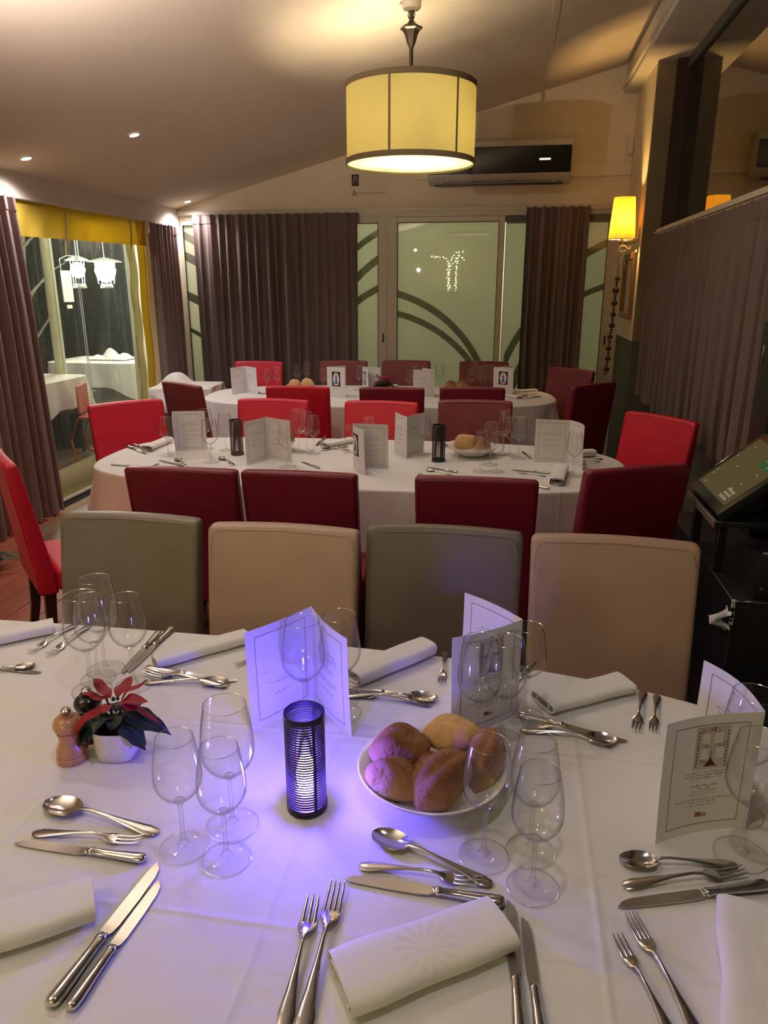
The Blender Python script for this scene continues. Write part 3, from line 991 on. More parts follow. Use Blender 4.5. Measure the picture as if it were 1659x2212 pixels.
def outtable(cx, cy, hx, hy, label, nm='terrace_table_cloth', crumple=0.0):
    r = empty('terrace_table', (cx, cy, -0.008), 0, label.replace('cloth over', 'table under'), 'table')
    prt('tabletop', MB().box(-hx + .02, hx - .02, -hy + .02, hy - .02, 0.71, 0.745), M['dark_wood'], r, smooth=False)
    for sx in (-1, 1):
        for sy in (-1, 1):
            prt('leg', MB().tube([(sx * (hx - 0.08), sy * (hy - 0.08), 0), (sx * (hx - 0.08), sy * (hy - 0.08), 0.71)], 0.022, 8), M['black'], r)
    n = 96

    def ol(t, z, v):
        ca, sa = math.cos(t), math.sin(t)
        se = 12
        q = (abs(ca) ** se + abs(sa) ** se) ** (-1 / se)
        off = 0.02 + v * (0.02 + 0.025 * math.sin(11 * t)) + v * 0.05 * max(0, abs(math.sin(2 * t)) ** 6)
        return (q * ca * hx + off * ca, q * sa * hy + off * sa, z)
    rings = []
    for s_ in (0.02, 0.5, 0.98):
        rings.append([(x * s_, y * s_, 0.745 + 0.008 + crumple * random.uniform(0, 1)) for x, y, z in [ol(2 * PI * k / n, 0, 0) for k in range(n)]])
    for v in (0.0, 0.1, 0.4, 0.7, 1.0):
        rings.append([ol(2 * PI * k / n, 0.748 - v * (0.27 + 0.13 * abs(math.sin(2 * (2 * PI * k / n))) ** 8), v) for k in range(n)])
    o = obj(nm, MB().loft([[q for q in rr] for rr in rings], caps=False), M['tablecloth'])
    o.location = (cx, cy, 0)
    tag(o, label, 'tablecloth')


outtable(-4.66, 6.40, 0.52, 0.46, 'white cloth over the terrace table nearest the vinyl blind')
outtable(-4.75, 8.35, 0.55, 0.40, 'white cloth over the far terrace table seen through the vinyl', crumple=0.0)
cr = obj('crumpled_cloth', MB().grid(lambda u, v: (-4.95 + 0.5 * u, 8.2 + 0.35 * v, 0.765 + 0.09 * abs(math.sin(7 * u + 3 * v)) * math.sin(PI * u) * math.sin(PI * v) + 0.04 * math.sin(PI * u) * math.sin(PI * v) * abs(math.sin(13 * v + 5 * u))), 24, 20, th=0.002), M['tablecloth'])
tag(cr, 'crumpled white cloth heaped on the far terrace table', 'cloth')
# dark planter box and orange frame chair behind the blind
pb = empty('dark_crate', (-4.50, 7.05, -0.008), 0, 'dark planter box standing outside beside the orange chair', 'planter')
prt('box', MB().rbox(-0.42, 0.18, -0.15, 0.2, 0.0, 0.52, 0.01, 1), M['black'], pb)
prt('rim', MB().rbox(-0.44, 0.20, -0.17, 0.22, 0.50, 0.55, 0.008, 1), M['dado'], pb)
oc = empty('orange_chair', (-3.80, 6.50, -0.008), R(15), 'orange metal terrace chair outside the vinyl blind', 'chair')
prt('seat', MB().rbox(-0.19, 0.19, -0.19, 0.19, 0.42, 0.44, 0.01, 2), M['orange'], oc)
prt('side_panel', MB().rbox(-0.03, 0.16, 0.17, 0.185, 0.02, 0.44, 0.006, 1), M['orange'], oc)
prt('backrest', MB().rbox(-0.19, -0.17, -0.16, 0.16, 0.46, 0.72, 0.008, 1), M['orange'], oc)
prt('leg_loop', MB().tube([(-0.19, -0.2, 0.42), (-0.26, -0.21, 0.22), (-0.24, -0.21, 0.05), (-0.12, -0.21, 0.012), (0.14, -0.2, 0.012), (0.19, -0.19, 0.42)], 0.012, 8), M['orange'], oc)
prt('leg_loop', MB().tube([(-0.19, 0.2, 0.42), (-0.26, 0.21, 0.22), (-0.24, 0.21, 0.05), (-0.12, 0.21, 0.012), (0.14, 0.2, 0.012), (0.19, 0.19, 0.42)], 0.012, 8), M['orange'], oc)
# terrace posts
po = empty('terrace_post', (-4.5, 6.98, -0.008), 0, 'cream gathered-canvas post outside, left of the lanterns', 'post')
prt('post_cover', MB().grid(lambda u, v: (0.05 * math.cos(2 * PI * u), 0.055 * math.sin(2 * PI * u) * (1 + 0.03 * math.sin(v * 150)), 2.75 * v), 14, 120), M['outdoor_post'], po)
prt('post_stripe', MB().rbox(0.050, 0.056, -0.02, 0.02, 0.0, 2.75, 0.002, 1), M['grey_post'], po)
po2 = empty('terrace_post', (-3.95, 7.68, -0.008), 0, 'pale grey flat post outside beside the yellow border', 'post')
prt('post_board', MB().rbox(-0.04, 0.04, -0.13, 0.13, 0.0, 2.7, 0.006, 1), M['grey_post'], po2)
prt('post_edge', MB().rbox(-0.05, 0.05, 0.12, 0.16, 0.0, 2.7, 0.006, 1), M['outdoor_post'], po2)
bt = struct('exterior_beam', MB().rbox(-4.60, -4.44, 3.5, 10.2, 2.70, 2.84, 0.01, 1).rbox(-7.2, XL - 0.14, 3.5, 10.2, 2.84, 2.88, 0.01, 1), mat('terrace_awning', (0.60, 0.60, 0.45), 0.8))
# wall lanterns and hanging sign
for (lx, ly, lb) in ((-5.05, 8.42, 'glowing lantern on the terrace, the one nearer the cream post'), (-5.0, 8.95, 'glowing lantern on the terrace, the larger one on the right')):
    big = ly > 8.6
    q = 1.5 if big else 1.0
    lt = empty('terrace_lantern', (lx, ly, 1.78), 0, lb, 'lantern', 'terrace lanterns')
    prt('glass_globe', MB().lathe([(0.002, -0.10 * q), (0.065 * q, -0.07 * q), (0.085 * q, 0.0), (0.065 * q, 0.06 * q), (0.002, 0.085 * q)], 16), M['lamp_white'], lt)
    prt('lantern_roof', MB().lathe([(0.14 * q, 0.10), (0.12 * q, 0.115), (0.03, 0.15)], 20), M['grey_post'], lt)
    prt('lantern_cage', MB().tube([(0.09 * q, 0, 0.10), (0.07 * q, 0, -0.16)], 0.006, 5).tube([(-0.09 * q, 0, 0.10), (-0.07 * q, 0, -0.16)], 0.006, 5).tube([(0, 0.09 * q, 0.10), (0, 0.07 * q, -0.16)], 0.006, 5).tube([(0, -0.09 * q, 0.10), (0, -0.07 * q, -0.16)], 0.006, 5).tube([(0, -0.14, -0.2), (0, 0.14, -0.2)], 0.012, 6).rbox(-0.05, 0.05, -0.07, 0.07, -0.20, -0.16, 0.01, 1), M['grey_post'], lt)
    prt('hanger', MB().tube([(0, 0, 0.15), (0, 0, 1.065)], 0.005, 5), M['grey_post'], lt)
    light('lantern_light', 'POINT', (lx + 0.0, ly, 1.78), 40 * q, (0.93, 1.0, 0.82), 0.05)
sg = empty('hanging_sign', (-4.95, 8.0, 1.42), 0, 'small white sign hanging on the terrace under the lanterns', 'sign')
prt('board', MB().rbox(-0.006, 0.006, -0.10, 0.10, 0.0, 0.34, 0.004, 1), mat('sign_white', (0.75, 0.78, 0.66), 0.6), sg)
prt('tag', MB().rbox(-0.005, 0.005, -0.05, 0.05, -0.07, -0.03, 0.003, 1), mat('sign_white2', (0.7, 0.72, 0.6), 0.6), sg)
prt('hook_wire', MB().tube([(0, -0.09, 0.34), (0, -0.09, 0.46), (0, 0.05, 0.50), (0, 0.3, 0.50)], 0.005, 5).tube([(0, 0.3, 0.5), (0, 0.3, 1.425)], 0.005, 5), M['grey_post'], sg)
# hedge behind the terrace: leaves joined, nobody could count them
hv = MB()
rnd = random.Random(3)
for k in range(16000):
    hx = -8.95 + rnd.random() * 1.55
    hy = 7.5 + rnd.random() * 7.5
    hz = rnd.random() * 3.2
    s_ = 0.025 + 0.03 * rnd.random()
    m_ = Matrix.Translation((hx - 0.6 * (hz < 0.0), hy, hz)) @ Matrix.Rotation(rnd.uniform(0, 6.28), 4, 'Z') @ Matrix.Rotation(rnd.uniform(-1.2, 1.2), 4, 'X')
    hv.add([(0, -s_, 0), (s_ * 0.35, 0, 0.01), (0, s_, 0), (-s_ * 0.35, 0, 0.01)], [(0, 1, 2, 3)], 0, m_)
hd = obj('hedge_leaves', hv, M['hedge'], None, smooth=False)
tag(hd, 'dark evergreen hedge foliage beyond the terrace', 'hedge', kind='stuff')
struct('exterior_wall_left', MB().box(-9.2, -9.1, 3.5, 16, -0.1, 3.6), mat('dark_backdrop_wall', (0.05, 0.05, 0.04), 0.9))
struct('exterior_wall_end', MB().box(-7.0, -3.9, 15.2, 15.3, -0.1, 3.6), mat('dark_backdrop_wall2', (0.05, 0.05, 0.04), 0.9))
br = empty('bare_tree', (-6.4, 9.3, -0.06), 0, 'pale bare branches of a small tree beyond the terrace', 'tree')
prt('trunk', MB().tube([(0, 0, 0), (0.05, 0.05, 0.8), (-0.05, 0.1, 1.6), (0.0, 0.2, 2.5)], [0.05, 0.045, 0.035, 0.02], 8), M['bark'], br)
for k in range(7):
    aa = k * 2.3
    z0 = 0.9 + 0.2 * k
    prt('branch', MB().tube([(0, 0.06, z0), (0.3 * math.cos(aa), 0.06 + 0.45 * math.sin(aa), z0 + 0.35), (0.45 * math.cos(aa), 0.06 + 0.9 * math.sin(aa), z0 + 0.5)], [0.02, 0.014, 0.006], 6), M['bark'], br)

# ================================================================== LIGHT TREE BEHIND THE PHOTOGRAPHER (mirrored in the door glass)
lt = empty('fairy_light_tree', (-1.42, -2.3, 1.49), 0, 'bare tree ornament wrapped in fairy lights, mirrored in the back glass', 'light tree')
brs = [[(-0.02, 0, 0.0), (-0.03, 0, 0.45), (0.05, 0, 0.70), (0.16, 0, 0.80), (0.27, 0, 0.70), (0.40, 0, 0.62)], [(0.0, 0, 0), (0.0, 0, 0.5), (-0.02, 0, 0.62)], [(0, 0, 0.5), (0.12, 0, 0.62), (0.22, 0, 0.80), (0.35, 0.05, 0.80)], [(-0.02, 0, 0.62), (-0.15, 0, 0.72), (-0.32, 0, 0.70), (-0.45, 0, 0.74)], [(0.15, 0, 0), (0.16, 0, 0.4), (0.20, 0, 0.75)]]
for b_ in brs:
    prt('branch', MB().tube(b_, 0.008, 5), M['white_paint'], lt)
ld = MB()
for b_ in brs:
    for i in range(len(b_) - 1):
        p_, q_ = Vector(b_[i]), Vector(b_[i + 1])
        nn = max(2, int((q_ - p_).length / 0.055))
        for j in range(nn):
            c_ = p_.lerp(q_, j / nn) + Vector((random.uniform(-.02, .02), 0.02, random.uniform(-.01, .01)))
            ld.lathe([(0.0005, -0.010), (0.010, 0), (0.0005, 0.010)], 5, 0, Matrix.Translation(c_))
o = prt('fairy_lamps', ld, M['fairy'], lt)
o['kind'] = 'stuff'
shf = empty('display_shelf', (-1.30, -2.45, 0.0), 0, 'white display cabinet behind the photographer, mirrored in the glass', 'cabinet')
prt('body', MB().rbox(-0.6, 0.2, -0.2, 0.25, 0.0, 1.45, 0.01, 1), M['white_paint'], shf)
prt('top', MB().rbox(-0.62, 0.22, -0.22, 0.27, 1.45, 1.49, 0.006, 1), M['white_paint'], shf)

a = N('star_napkin')
M['napkin_star'] = a.m
a.b.inputs['Roughness'].default_value = 0.7
sx = a.n('SeparateXYZ')
a.l(a.coord(), sx.inputs[0])
px_ = a.math('SUBTRACT', sx.outputs[0], 0.0)
ang = a.math('ARCTAN2', px_, a.math('SUBTRACT', sx.outputs[1], -0.006))
rad = a.math('SQRT', a.math('ADD', a.math('MULTIPLY', px_, px_), a.math('MULTIPLY', sx.outputs[1], sx.outputs[1])))
pet = a.math('GREATER_THAN', a.math('SINE', a.math('MULTIPLY', ang, 14.0)), 0.1)
pet = a.math('MULTIPLY', pet, a.math('LESS_THAN', rad, 0.040))
pet = a.math('MULTIPLY', pet, a.math('GREATER_THAN', rad, 0.010))
pet = a.math('MULTIPLY', pet, a.math('GREATER_THAN', sx.outputs[2], 0.018))
a.l(a.ramp(pet, [(0.0, (0.80, 0.77, 0.75)), (1.0, (0.755, 0.725, 0.70))]), a.b.inputs['Base Color'])
a.bump(a.math('ADD', a.noise(700, 1), a.noise(20, 3)), 0.3, 0.002)

# ================================================================== TABLES
def table(cx, cy, hx, hy, rot, se, label, drop, seed):
    rnd = random.Random(seed)
    r = empty('dining_table', (cx, cy, 0), rot, 'oval dining table under ' + label, 'table', 'dining tables')
    n = 144

    def sup(t, k=1.0):
        ca, sa = math.cos(t), math.sin(t)
        q = (abs(ca) ** se + abs(sa) ** se) ** (-1 / se)
        return q * ca * hx * k, q * sa * hy * k
    prt('tabletop', MB().prism([sup(2 * PI * k / 64, 0.985) for k in range(64)], 0.715, 0.744), M['dark_wood'], r, smooth=False)
    for sx in (-1, 1):
        for sy in (-1, 1):
            prt('leg', MB().tube([(sx * hx * 0.62, sy * hy * 0.35, 0), (sx * hx * 0.62, sy * hy * 0.35, 0.716)], 0.03, 10), M['black'], r)
    ph = [rnd.uniform(0, 6.28) for _ in range(6)]
    rings = []
    for s_ in (0.02, 0.2, 0.4, 0.6, 0.8, 0.95, 0.99):
        rings.append([(*sup(2 * PI * k / n, s_), 0.750) for k in range(n)])
    for z_, o_ in ((0.7495, 1.0), (0.747, 1.0055), (0.742, 1.009), (0.735, 1.010)):
        rings.append([(*sup(2 * PI * k / n, o_), z_) for k in range(n)])
    for v in (0.12, 0.3, 0.5, 0.75, 1.0):
        ring = []
        for k in range(n):
            t = 2 * PI * k / n
            x, y = sup(t, 1.010)
            dx, dy = math.cos(t) * hy, math.sin(t) * hx
            L = math.hypot(dx, dy)
            f = 0.5 + 0.5 * math.sin(17 * t + ph[0] + 0.8 * math.sin(5 * t + ph[1]))
            end = abs(math.cos(t)) ** 2
            off = v * (0.010 + (0.018 + 0.05 * end) * f ** 1.5 + 0.006 * math.sin(31 * t + ph[2]))
            ring.append((x + off * dx / L, y + off * dy / L, 0.735 - v * drop * (1 + 0.03 * math.sin(3 * t + ph[3]))))
        rings.append(ring)
    mbb = MB().loft(rings, caps=False)
    mbb.f.append(tuple(range(n - 1, -1, -1)))
    mbb.m.append(0)
    c = obj('tablecloth', mbb, M['tablecloth'], None, angle=60)
    c.location = (cx, cy, 0)
    c.rotation_euler = (0, 0, rot)
    tag(c, label, 'tablecloth', 'white tablecloths on the dining tables')


table(-0.80, 0.97, 1.52, 0.645, 0, 3.0, 'white cloth on the nearest table, lit violet by the candle', 0.27, 1)
table(-0.735, 3.60, 1.315, 0.545, R(2), 3.2, 'white cloth on the middle table between two rows of red chairs', 0.28, 2)
table(-1.03, 5.93, 1.39, 0.60, R(6), 3.0, 'white cloth on the far table nearest the back doors', 0.28, 3)

# little side table in the back corner, its cloth thrown over a box
outt = empty('side_table', (-2.90, 6.45, 0), R(5), 'small side table in the back left corner under a loose cloth', 'table')
prt('tabletop', MB().rbox(-0.24, 0.24, -0.22, 0.22, 0.705, 0.725, 0.004, 1), M['dark_wood'], outt)
for sx in (-1, 1):
    for sy in (-1, 1):
        prt('leg', MB().tube([(sx * 0.2, sy * 0.18, 0), (sx * 0.2, sy * 0.18, 0.706)], 0.016, 8), M['black'], outt)


def sidecloth(u, v):
    x, y = (u - 0.5) * 0.95, (v - 0.5) * 0.90
    ex, ey = max(0, abs(x) - 0.25), max(0, abs(y) - 0.23)
    d = math.hypot(ex, ey)
    z = 0.733 + 0.115 * (1 / (1 + math.exp((x + 0.02) * 40))) * (1 / (1 + math.exp(-(x + 0.20) * 40))) * (1 / (1 + math.exp((abs(y) - 0.13) * 45)))
    if d > 0:
        fold = 0.02 * math.sin(22 * (x + y)) * min(1, d / 0.1)
        sx = math.copysign(min(abs(x), 0.25) + 0.02 + 0.12 * ex + fold, x)
        sy = math.copysign(min(abs(y), 0.23) + 0.02 + 0.12 * ey + fold, y)
        if ex == 0:
            sx = x
        if ey == 0:
            sy = y
        return (sx, sy, 0.733 - d * 1.0)
    return (x, y, z)


o = obj('side_tablecloth', MB().grid(sidecloth, 60, 60), M['tablecloth'], None, angle=70, loc=(-2.90, 6.45, 0), rotz=R(5))
tag(o, 'loose white cloth draped over the small corner side table', 'tablecloth')
o = obj('storage_box', MB().rbox(-0.155, -0.065, -0.08, 0.08, 0.725, 0.80, 0.01, 2), M['dark_wood'], None, loc=(-2.90, 6.45, 0), rotz=R(5))
tag(o, 'box hidden under the loose corner cloth', 'box')

# ================================================================== CHAIRS
def back_fn(q):
    t = max(0.0, (q.z - 0.36) / 0.57)
    yc = -0.205
    return Vector((q.x * (1 - 0.03 * (1 - t)), yc + (q.y - yc) * (1 - 0.38 * t) - 0.078 * t ** 1.25 - 0.010 * (1 - (q.x / 0.225) ** 2) * t, q.z + 0.006 * (1 - (q.x / 0.225) ** 2) * t))


def make_chair(m, seam_m):
    t = empty('dining_chair', (0, 0, 0), 0, None, 'chair')
    prt('seat', MB().rbox(-0.218, 0.218, -0.17, 0.235, 0.365, 0.462, 0.022, 3, cuts=3), m, t)
    bk = prt('backrest', MB().rbox(-0.225, 0.225, -0.245, -0.165, 0.355, 0.93, 0.020, 3, cuts=6, fn=back_fn), m, t, angle=60)
    pts = [Vector((-0.213, -0.1655, 0.48)), Vector((-0.213, -0.1655, 0.88)), Vector((-0.207, -0.1655, 0.905)), Vector((-0.19, -0.1655, 0.918)), Vector((0, -0.1655, 0.919)), Vector((0.19, -0.1655, 0.918)), Vector((0.207, -0.1655, 0.905)), Vector((0.213, -0.1655, 0.88)), Vector((0.213, -0.1655, 0.48))]
    prt('seam', MB().tube([back_fn(q) for q in pts], 0.0016, 5).tube([back_fn(Vector((q.x, -0.2445, q.z))) for q in pts], 0.0016, 5), seam_m, bk)
    for sx in (-1, 1):
        prt('leg', MB().loft([[(sx * 0.185 + a_ * w_, 0.20 + b_ * w_, z_) for a_, b_ in ((-1, -1), (1, -1), (1, 1), (-1, 1))] for z_, w_ in ((0, 0.015), (0.37, 0.021))]), M['dark_wood'], t, smooth=False)
        prt('leg', MB().loft([[(sx * 0.185 + a_ * w_, y_ + b_ * w_, z_) for a_, b_ in ((-1, -1), (1, -1), (1, 1), (-1, 1))] for z_, w_, y_ in ((0, 0.014, -0.245), (0.18, 0.019, -0.212), (0.37, 0.022, -0.20))]), M['dark_wood'], t, smooth=False)
    return t


CH = {k: None for k in ('red', 'burgundy', 'maroon', 'olive', 'tan', 'taupe')}
for k in CH:
    CH[k] = make_chair(M['leather_' + k], M['leather_' + k])


def chair(kind, x, y, face, label, group, z=0.0):
    """x, y: middle of the backrest's top edge; face: direction the sitter looks (degrees from +X)"""
    a_ = R(face - 90)
    off = Matrix.Rotation(a_, 3, 'Z') @ Vector((0, -0.283, 0))
    place(CH[kind], (x - off.x, y - off.y, z), a_, label, group)


gA, gB, gC, gD, gE = 'brown chairs across the near table', 'near row of red chairs at the middle table', 'far row of red chairs at the middle table', 'near row of red chairs at the far table', 'red chairs along the back curtain'
chair('olive', -1.115, 1.995, -90, 'olive leather dining chair beside the tan one, next to the red end chair', gA)
chair('tan', -0.623, 1.965, -90, 'tan leather dining chair between the olive and the taupe ones', gA)
chair('taupe', -0.163, 2.025, -90, 'dark taupe leather dining chair between two tan ones', gA)
chair('tan', 0.308, 2.01, -91, 'tan leather dining chair at the end of the row, next to the black till', gA)
chair('burgundy', -1.225, 2.60, 92, 'dark red chair seen from behind, first in the row nearest the terrace side', gB)
chair('burgundy', -0.762, 2.615, 90, 'dark red chair seen from behind, shoulder to shoulder with the first in its row', gB)
chair('burgundy', -0.100, 2.635, 90, 'dark red chair seen from behind, alone beyond the gap at the middle table', gB)
chair('burgundy', 0.505, 2.90, 115, 'nearly black red chair turned at the corner of the middle table by the till', None)
chair('red', 0.815, 4.13, 222, 'glossy red chair facing the middle table end, under the side curtain', None)
chair('red', -2.265, 4.13, -42, 'bright red chair at the terrace end of the middle table, front side lit', None)
chair('red', -1.42, 4.375, -90, 'pinkish red chair across the middle table behind the open menu', gC)
chair('red', -0.75, 4.395, -90, 'red chair across the middle table behind the menu with the printed cover', gC)
chair('maroon', -0.195, 4.53, -88, 'dark red chair across the middle table behind the bread bowl', gC)
chair('red', -1.445, 5.00, 94, 'vivid red chair back in front of the far table, first in its row', gD)
chair('burgundy', -0.79, 5.045, 94, 'dark red chair back in front of the far table, between its two neighbours', gD)
chair('burgundy', -0.245, 5.145, 94, 'dark red chair back in front of the far table, next to the black corner chair', gD)
chair('burgundy', 0.60, 5.48, 134, 'almost black red chair at the corner of the far table by the side curtain', None)
chair('maroon', -2.31, 5.02, 58, 'dark red chair at the end of the far table beside the draped side table', None)
chair('red', -2.275, 6.63, -86, 'red chair by the back curtain behind the open folded menu', gE)
chair('maroon', -1.525, 6.84, -86, 'dark red chair by the back curtain, second from the side table', gE)
chair('maroon', -0.950, 6.94, -86, 'dark red chair before the white door stiles', gE)
chair('maroon', -0.235, 6.97, -86, 'dark red chair before the large glass door panel', gE)
chair('maroon', 0.515, 6.47, 230, 'dusty pink-red chair at the end of the far table by the sconce', None)
chair('red', -2.06, 2.70, 44, 'red chair seen from the side at the picture edge, dark wooden legs showing', None)

# ================================================================== GLASSWARE
def make_glass(nm, h, rf, rb, rr, zb, cat='glass'):
    """h height, rf foot radius, rb bowl radius, rr rim radius, zb where the bowl starts"""
    t = empty(nm, (0, 0, 0), 0, None, cat)
    prt('foot', MB().lathe([(0.0045, 0.009), (0.008, 0.0052), (rf * 0.5, 0.0030), (rf * 0.96, 0.0016), (rf, 0.0009), (rf * 0.97, 0.0001), (rf * 0.3, 0.0002)], 40), M['glass_foot'], t, angle=80)
    prt('foot_rim', MB().lathe([(rf * 0.985, 0.0014), (rf + 0.0004, 0.0012), (rf + 0.0004, 0.0004), (rf * 0.985, 0.0003)], 40), M['glass_rim'], t, angle=80)
    prt('stem', MB().lathe([(0.0105, 0.006), (0.0065, 0.011), (0.0040, 0.020), (0.0033, 0.045), (0.0036, zb - 0.012), (0.0055, zb - 0.004), (0.009, zb + 0.001), (0.0005, zb + 0.004)], 16), M['glass_thick'], t, angle=80)
    hb = h - zb
    prof = []
    for i in range(15):
        u = i / 14
        if u < 0.42:
            q = u / 0.42
            r_ = rb * math.sin(q * PI / 2) ** 0.62
        else:
            q = (u - 0.42) / 0.58
            r_ = rb + (rr - rb) * (q ** 1.7)
        z = zb + hb * (u ** 1.12 if u < 0.42 else u * (0.42 ** 0.12) + (u - 0.42) / 0.58 * (1 - 0.42 ** 0.12 * 1.0) * u)
        prof.append((max(0.003, r_), min(z, h)))
    prof[-1] = (rr, h)
    inner = [(max(0.0005, r_ - 0.0009 - 0.0012 * (1 - min(1, i / 5.0))), z + (0.004 if i == 0 else 0.002 * (1 - min(1, i / 5.0)))) for i, (r_, z) in enumerate(prof[:-1])] + [(rr - 0.0009, h)]
    prt('bowl', MB().lathe(prof, 40).lathe(inner, 40), M['glass'], t, angle=80)
    prt('rim', MB().lathe([(rr + 0.0006, h - 0.0006), (rr + 0.0002, h + 0.0005), (rr - 0.0006, h - 0.0002), (rr - 0.0002, h - 0.0009), (rr + 0.0006, h - 0.0006)], 40), M['glass_rim'], t)
    return t


WG = make_glass('wine_glass', 0.200, 0.038, 0.0375, 0.0285, 0.088)
BG = make_glass('wine_glass', 0.226, 0.042, 0.0430, 0.0335, 0.095)


def glass(kind, px, py, label, group, s=1.0):
    p = tp(px, py)
    place(kind, (p.x, p.y, 0.7508), random.uniform(0, 6), label, group, s)


gg = 'wine glasses on the near table'
glass(WG, 398, 1831, 'wine glass in front of the violet-lit trio, nearest the potted poinsettia', gg)
glass(WG, 490, 1856, 'wine glass nearest the camera in the trio beside the candle', gg)
glass(BG, 503, 1783, 'large wine glass standing behind the other two left of the candle', gg)
glass(BG, 660, 1560, 'large wine glass between the lit candle and the open menu', gg, 1.0)
glass(BG, 737, 1540, 'large wine glass hidden behind the violet open menu', gg, 0.98)
glass(WG, 1045, 1851, 'wine glass in front of the bread bowl', gg, 1.02)
glass(WG, 1150, 1917, 'wine glass nearest the camera to the right of the bread bowl', gg)
glass(WG, 1145, 1840, 'wine glass just behind the nearest one right of the bread', gg)
glass(BG, 1030, 1606, 'large wine glass behind the bread rolls before the printed menu', gg, 0.98)
glass(WG, 1084, 1600, 'wine glass before the spine edge of the printed menu', gg, 1.08)
glass(WG, 1132, 1545, 'wine glass mostly hidden behind the printed menu by the knives', gg)
glass(WG, 1600, 1847, 'wine glass in front of the right-hand printed menu', gg, 1.06)
glass(BG, 1590, 1755, 'large wine glass behind the right-hand printed menu', gg)
glass(BG, 199, 1491, 'large wine glass in the group behind the poinsettia, leftmost rim', gg)
glass(WG, 213, 1466, 'wine glass in the group behind the poinsettia, between the two large ones', gg)
glass(BG, 228, 1447, 'large wine glass at the back of the group behind the poinsettia', gg)
glass(WG, 290, 1480, 'wine glass standing alone right behind the red poinsettia bracts', gg, 1.06)
gm = 'wine glasses on the middle table'
for i, (kd, px, py, lb, s_) in enumerate([
        (WG, 364, 984, 'wine glass at the left end of the middle table beside a menu', 1.0),
        (BG, 457, 999, 'front wine glass of the cluster between menu and candle holder', 0.96),
        (WG, 489, 973, 'wine glass closest to the brown candle holder on the middle table', 1.0),
        (BG, 447, 970, 'rear wine glass of the cluster by the menu on the middle table', 0.95),
        (BG, 621, 1009, 'wine glass in front of the cream open menu on the middle table', 0.95),
        (BG, 646, 977, 'tall wine glass, first of three in a diagonal on the middle table', 1.0),
        (WG, 663, 975, 'middle wine glass of three in a diagonal on the middle table', 1.05),
        (WG, 678, 980, 'last wine glass of three in a diagonal on the middle table', 1.0),
        (WG, 752, 978, 'wine glass by the left edge of the woman-cover menu', 0.72),
        (WG, 796, 985, 'wine glass peeking above the woman-cover menu', 1.0),
        (WG, 915, 981, 'wine glass beside the dark candle holder on the middle table', 1.0),
        (WG, 1038, 1019, 'wine glass standing in front of the bread bowl on the middle table', 0.97),
        (WG, 1071, 1019, 'wine glass in front of the right rim of the middle bread bowl', 0.95),
        (BG, 1058, 1004, 'large wine glass touching the middle bread bowl', 0.93),
        (BG, 1086, 981, 'tall wine glass at the back of the group by the middle bread bowl', 1.0),
        (WG, 1100, 984, 'wine glass inside the group by the middle bread bowl', 1.0),
        (WG, 1120, 990, 'right-hand wine glass of the group by the middle bread bowl', 1.04),
        (WG, 1237, 1028, 'wine glass at the right end of the middle table behind a menu', 1.02)]):
    glass(kd, px, py, lb, gm, s_)
gf = 'wine glasses on the far table'
for px, py, lb, s_ in [
        (578, 846, 'wine glass on the far table just right of the open menu', 0.93),
        (600, 845, 'second wine glass right of the open menu on the far table', 1.0),
        (642, 838, 'wine glass over the far bread bowl, left one of the pair', 1.0),
        (663, 836, 'wine glass over the far bread bowl, right one of the pair', 1.05),
        (698, 846, 'wine glass left of the woman-cover menu on the far table', 0.93),
        (776, 842, 'wine glass between the two woman-cover menus on the far table', 1.0),
        (885, 850, 'wine glass between the far poinsettia and a blank menu', 0.95),
        (896, 844, 'wine glass touching the blank menu on the far table', 1.0),
        (949, 838, 'tall wine glass behind the blank menu on the far table', 1.05),
        (1016, 848, 'front wine glass of the far right cluster', 0.93),
        (1025, 836, 'tallest wine glass of the far right cluster', 1.07),
        (1037, 846, 'centre wine glass of the far right cluster', 1.04),
        (1049, 841, 'rear wine glass of the far right cluster', 1.0),
        (1060, 843, 'wine glass of the far right cluster next to the menu', 1.02)]:
    glass(WG, px, py, lb, gf, s_)


# ================================================================== CUTLERY
def ell(x, hw, hz, zc_, n=10, y0=0.0):
    return [(x, y0 + hw * math.cos(2 * PI * k / n), zc_ + hz * math.sin(2 * PI * k / n)) for k in range(n)]


def make_fork(nt, L=0.20):
    mb = MB()
    s_ = L / 0.20
    mb.loft([ell(x * s_, w_, t_, z_) for x, w_, t_, z_ in [(0.0, 0.003, 0.0008, 0.0022), (0.004, 0.0085, 0.0014, 0.0024), (0.018, 0.0105, 0.0017, 0.0035), (0.045, 0.0070, 0.0017, 0.0065), (0.08, 0.0036, 0.0019, 0.0100), (0.112, 0.0026, 0.0021, 0.0115),
                                                          (0.128, 0.0034, 0.0019, 0.0095), (0.136, 0.0085, 0.0013, 0.0068), (0.144, 0.0120, 0.0010, 0.0050), (0.152, 0.0125, 0.0009, 0.0040), (0.155, 0.0122, 0.0009, 0.0038)]])
    g = 0.0246 / nt
    for k in range(nt):
        y = (k - (nt - 1) / 2) * g
        hw = g * 0.34
        mb.loft([ell(x * s_, w_, t_, z_, 6, y * q) for x, w_, t_, z_, q in [(0.152, hw, 0.0009, 0.0040, 1.0), (0.165, hw * 0.85, 0.0009, 0.0038, 1.0), (0.185, hw * 0.7, 0.0009, 0.0058, 0.98), (0.197, hw * 0.45, 0.0007, 0.0085, 0.95), (0.200, hw * 0.1, 0.0003, 0.0094, 0.94)]])
    o = obj('fork', mb, M['steel'], None, angle=50)
    tag(o, None, 'fork')
    return o


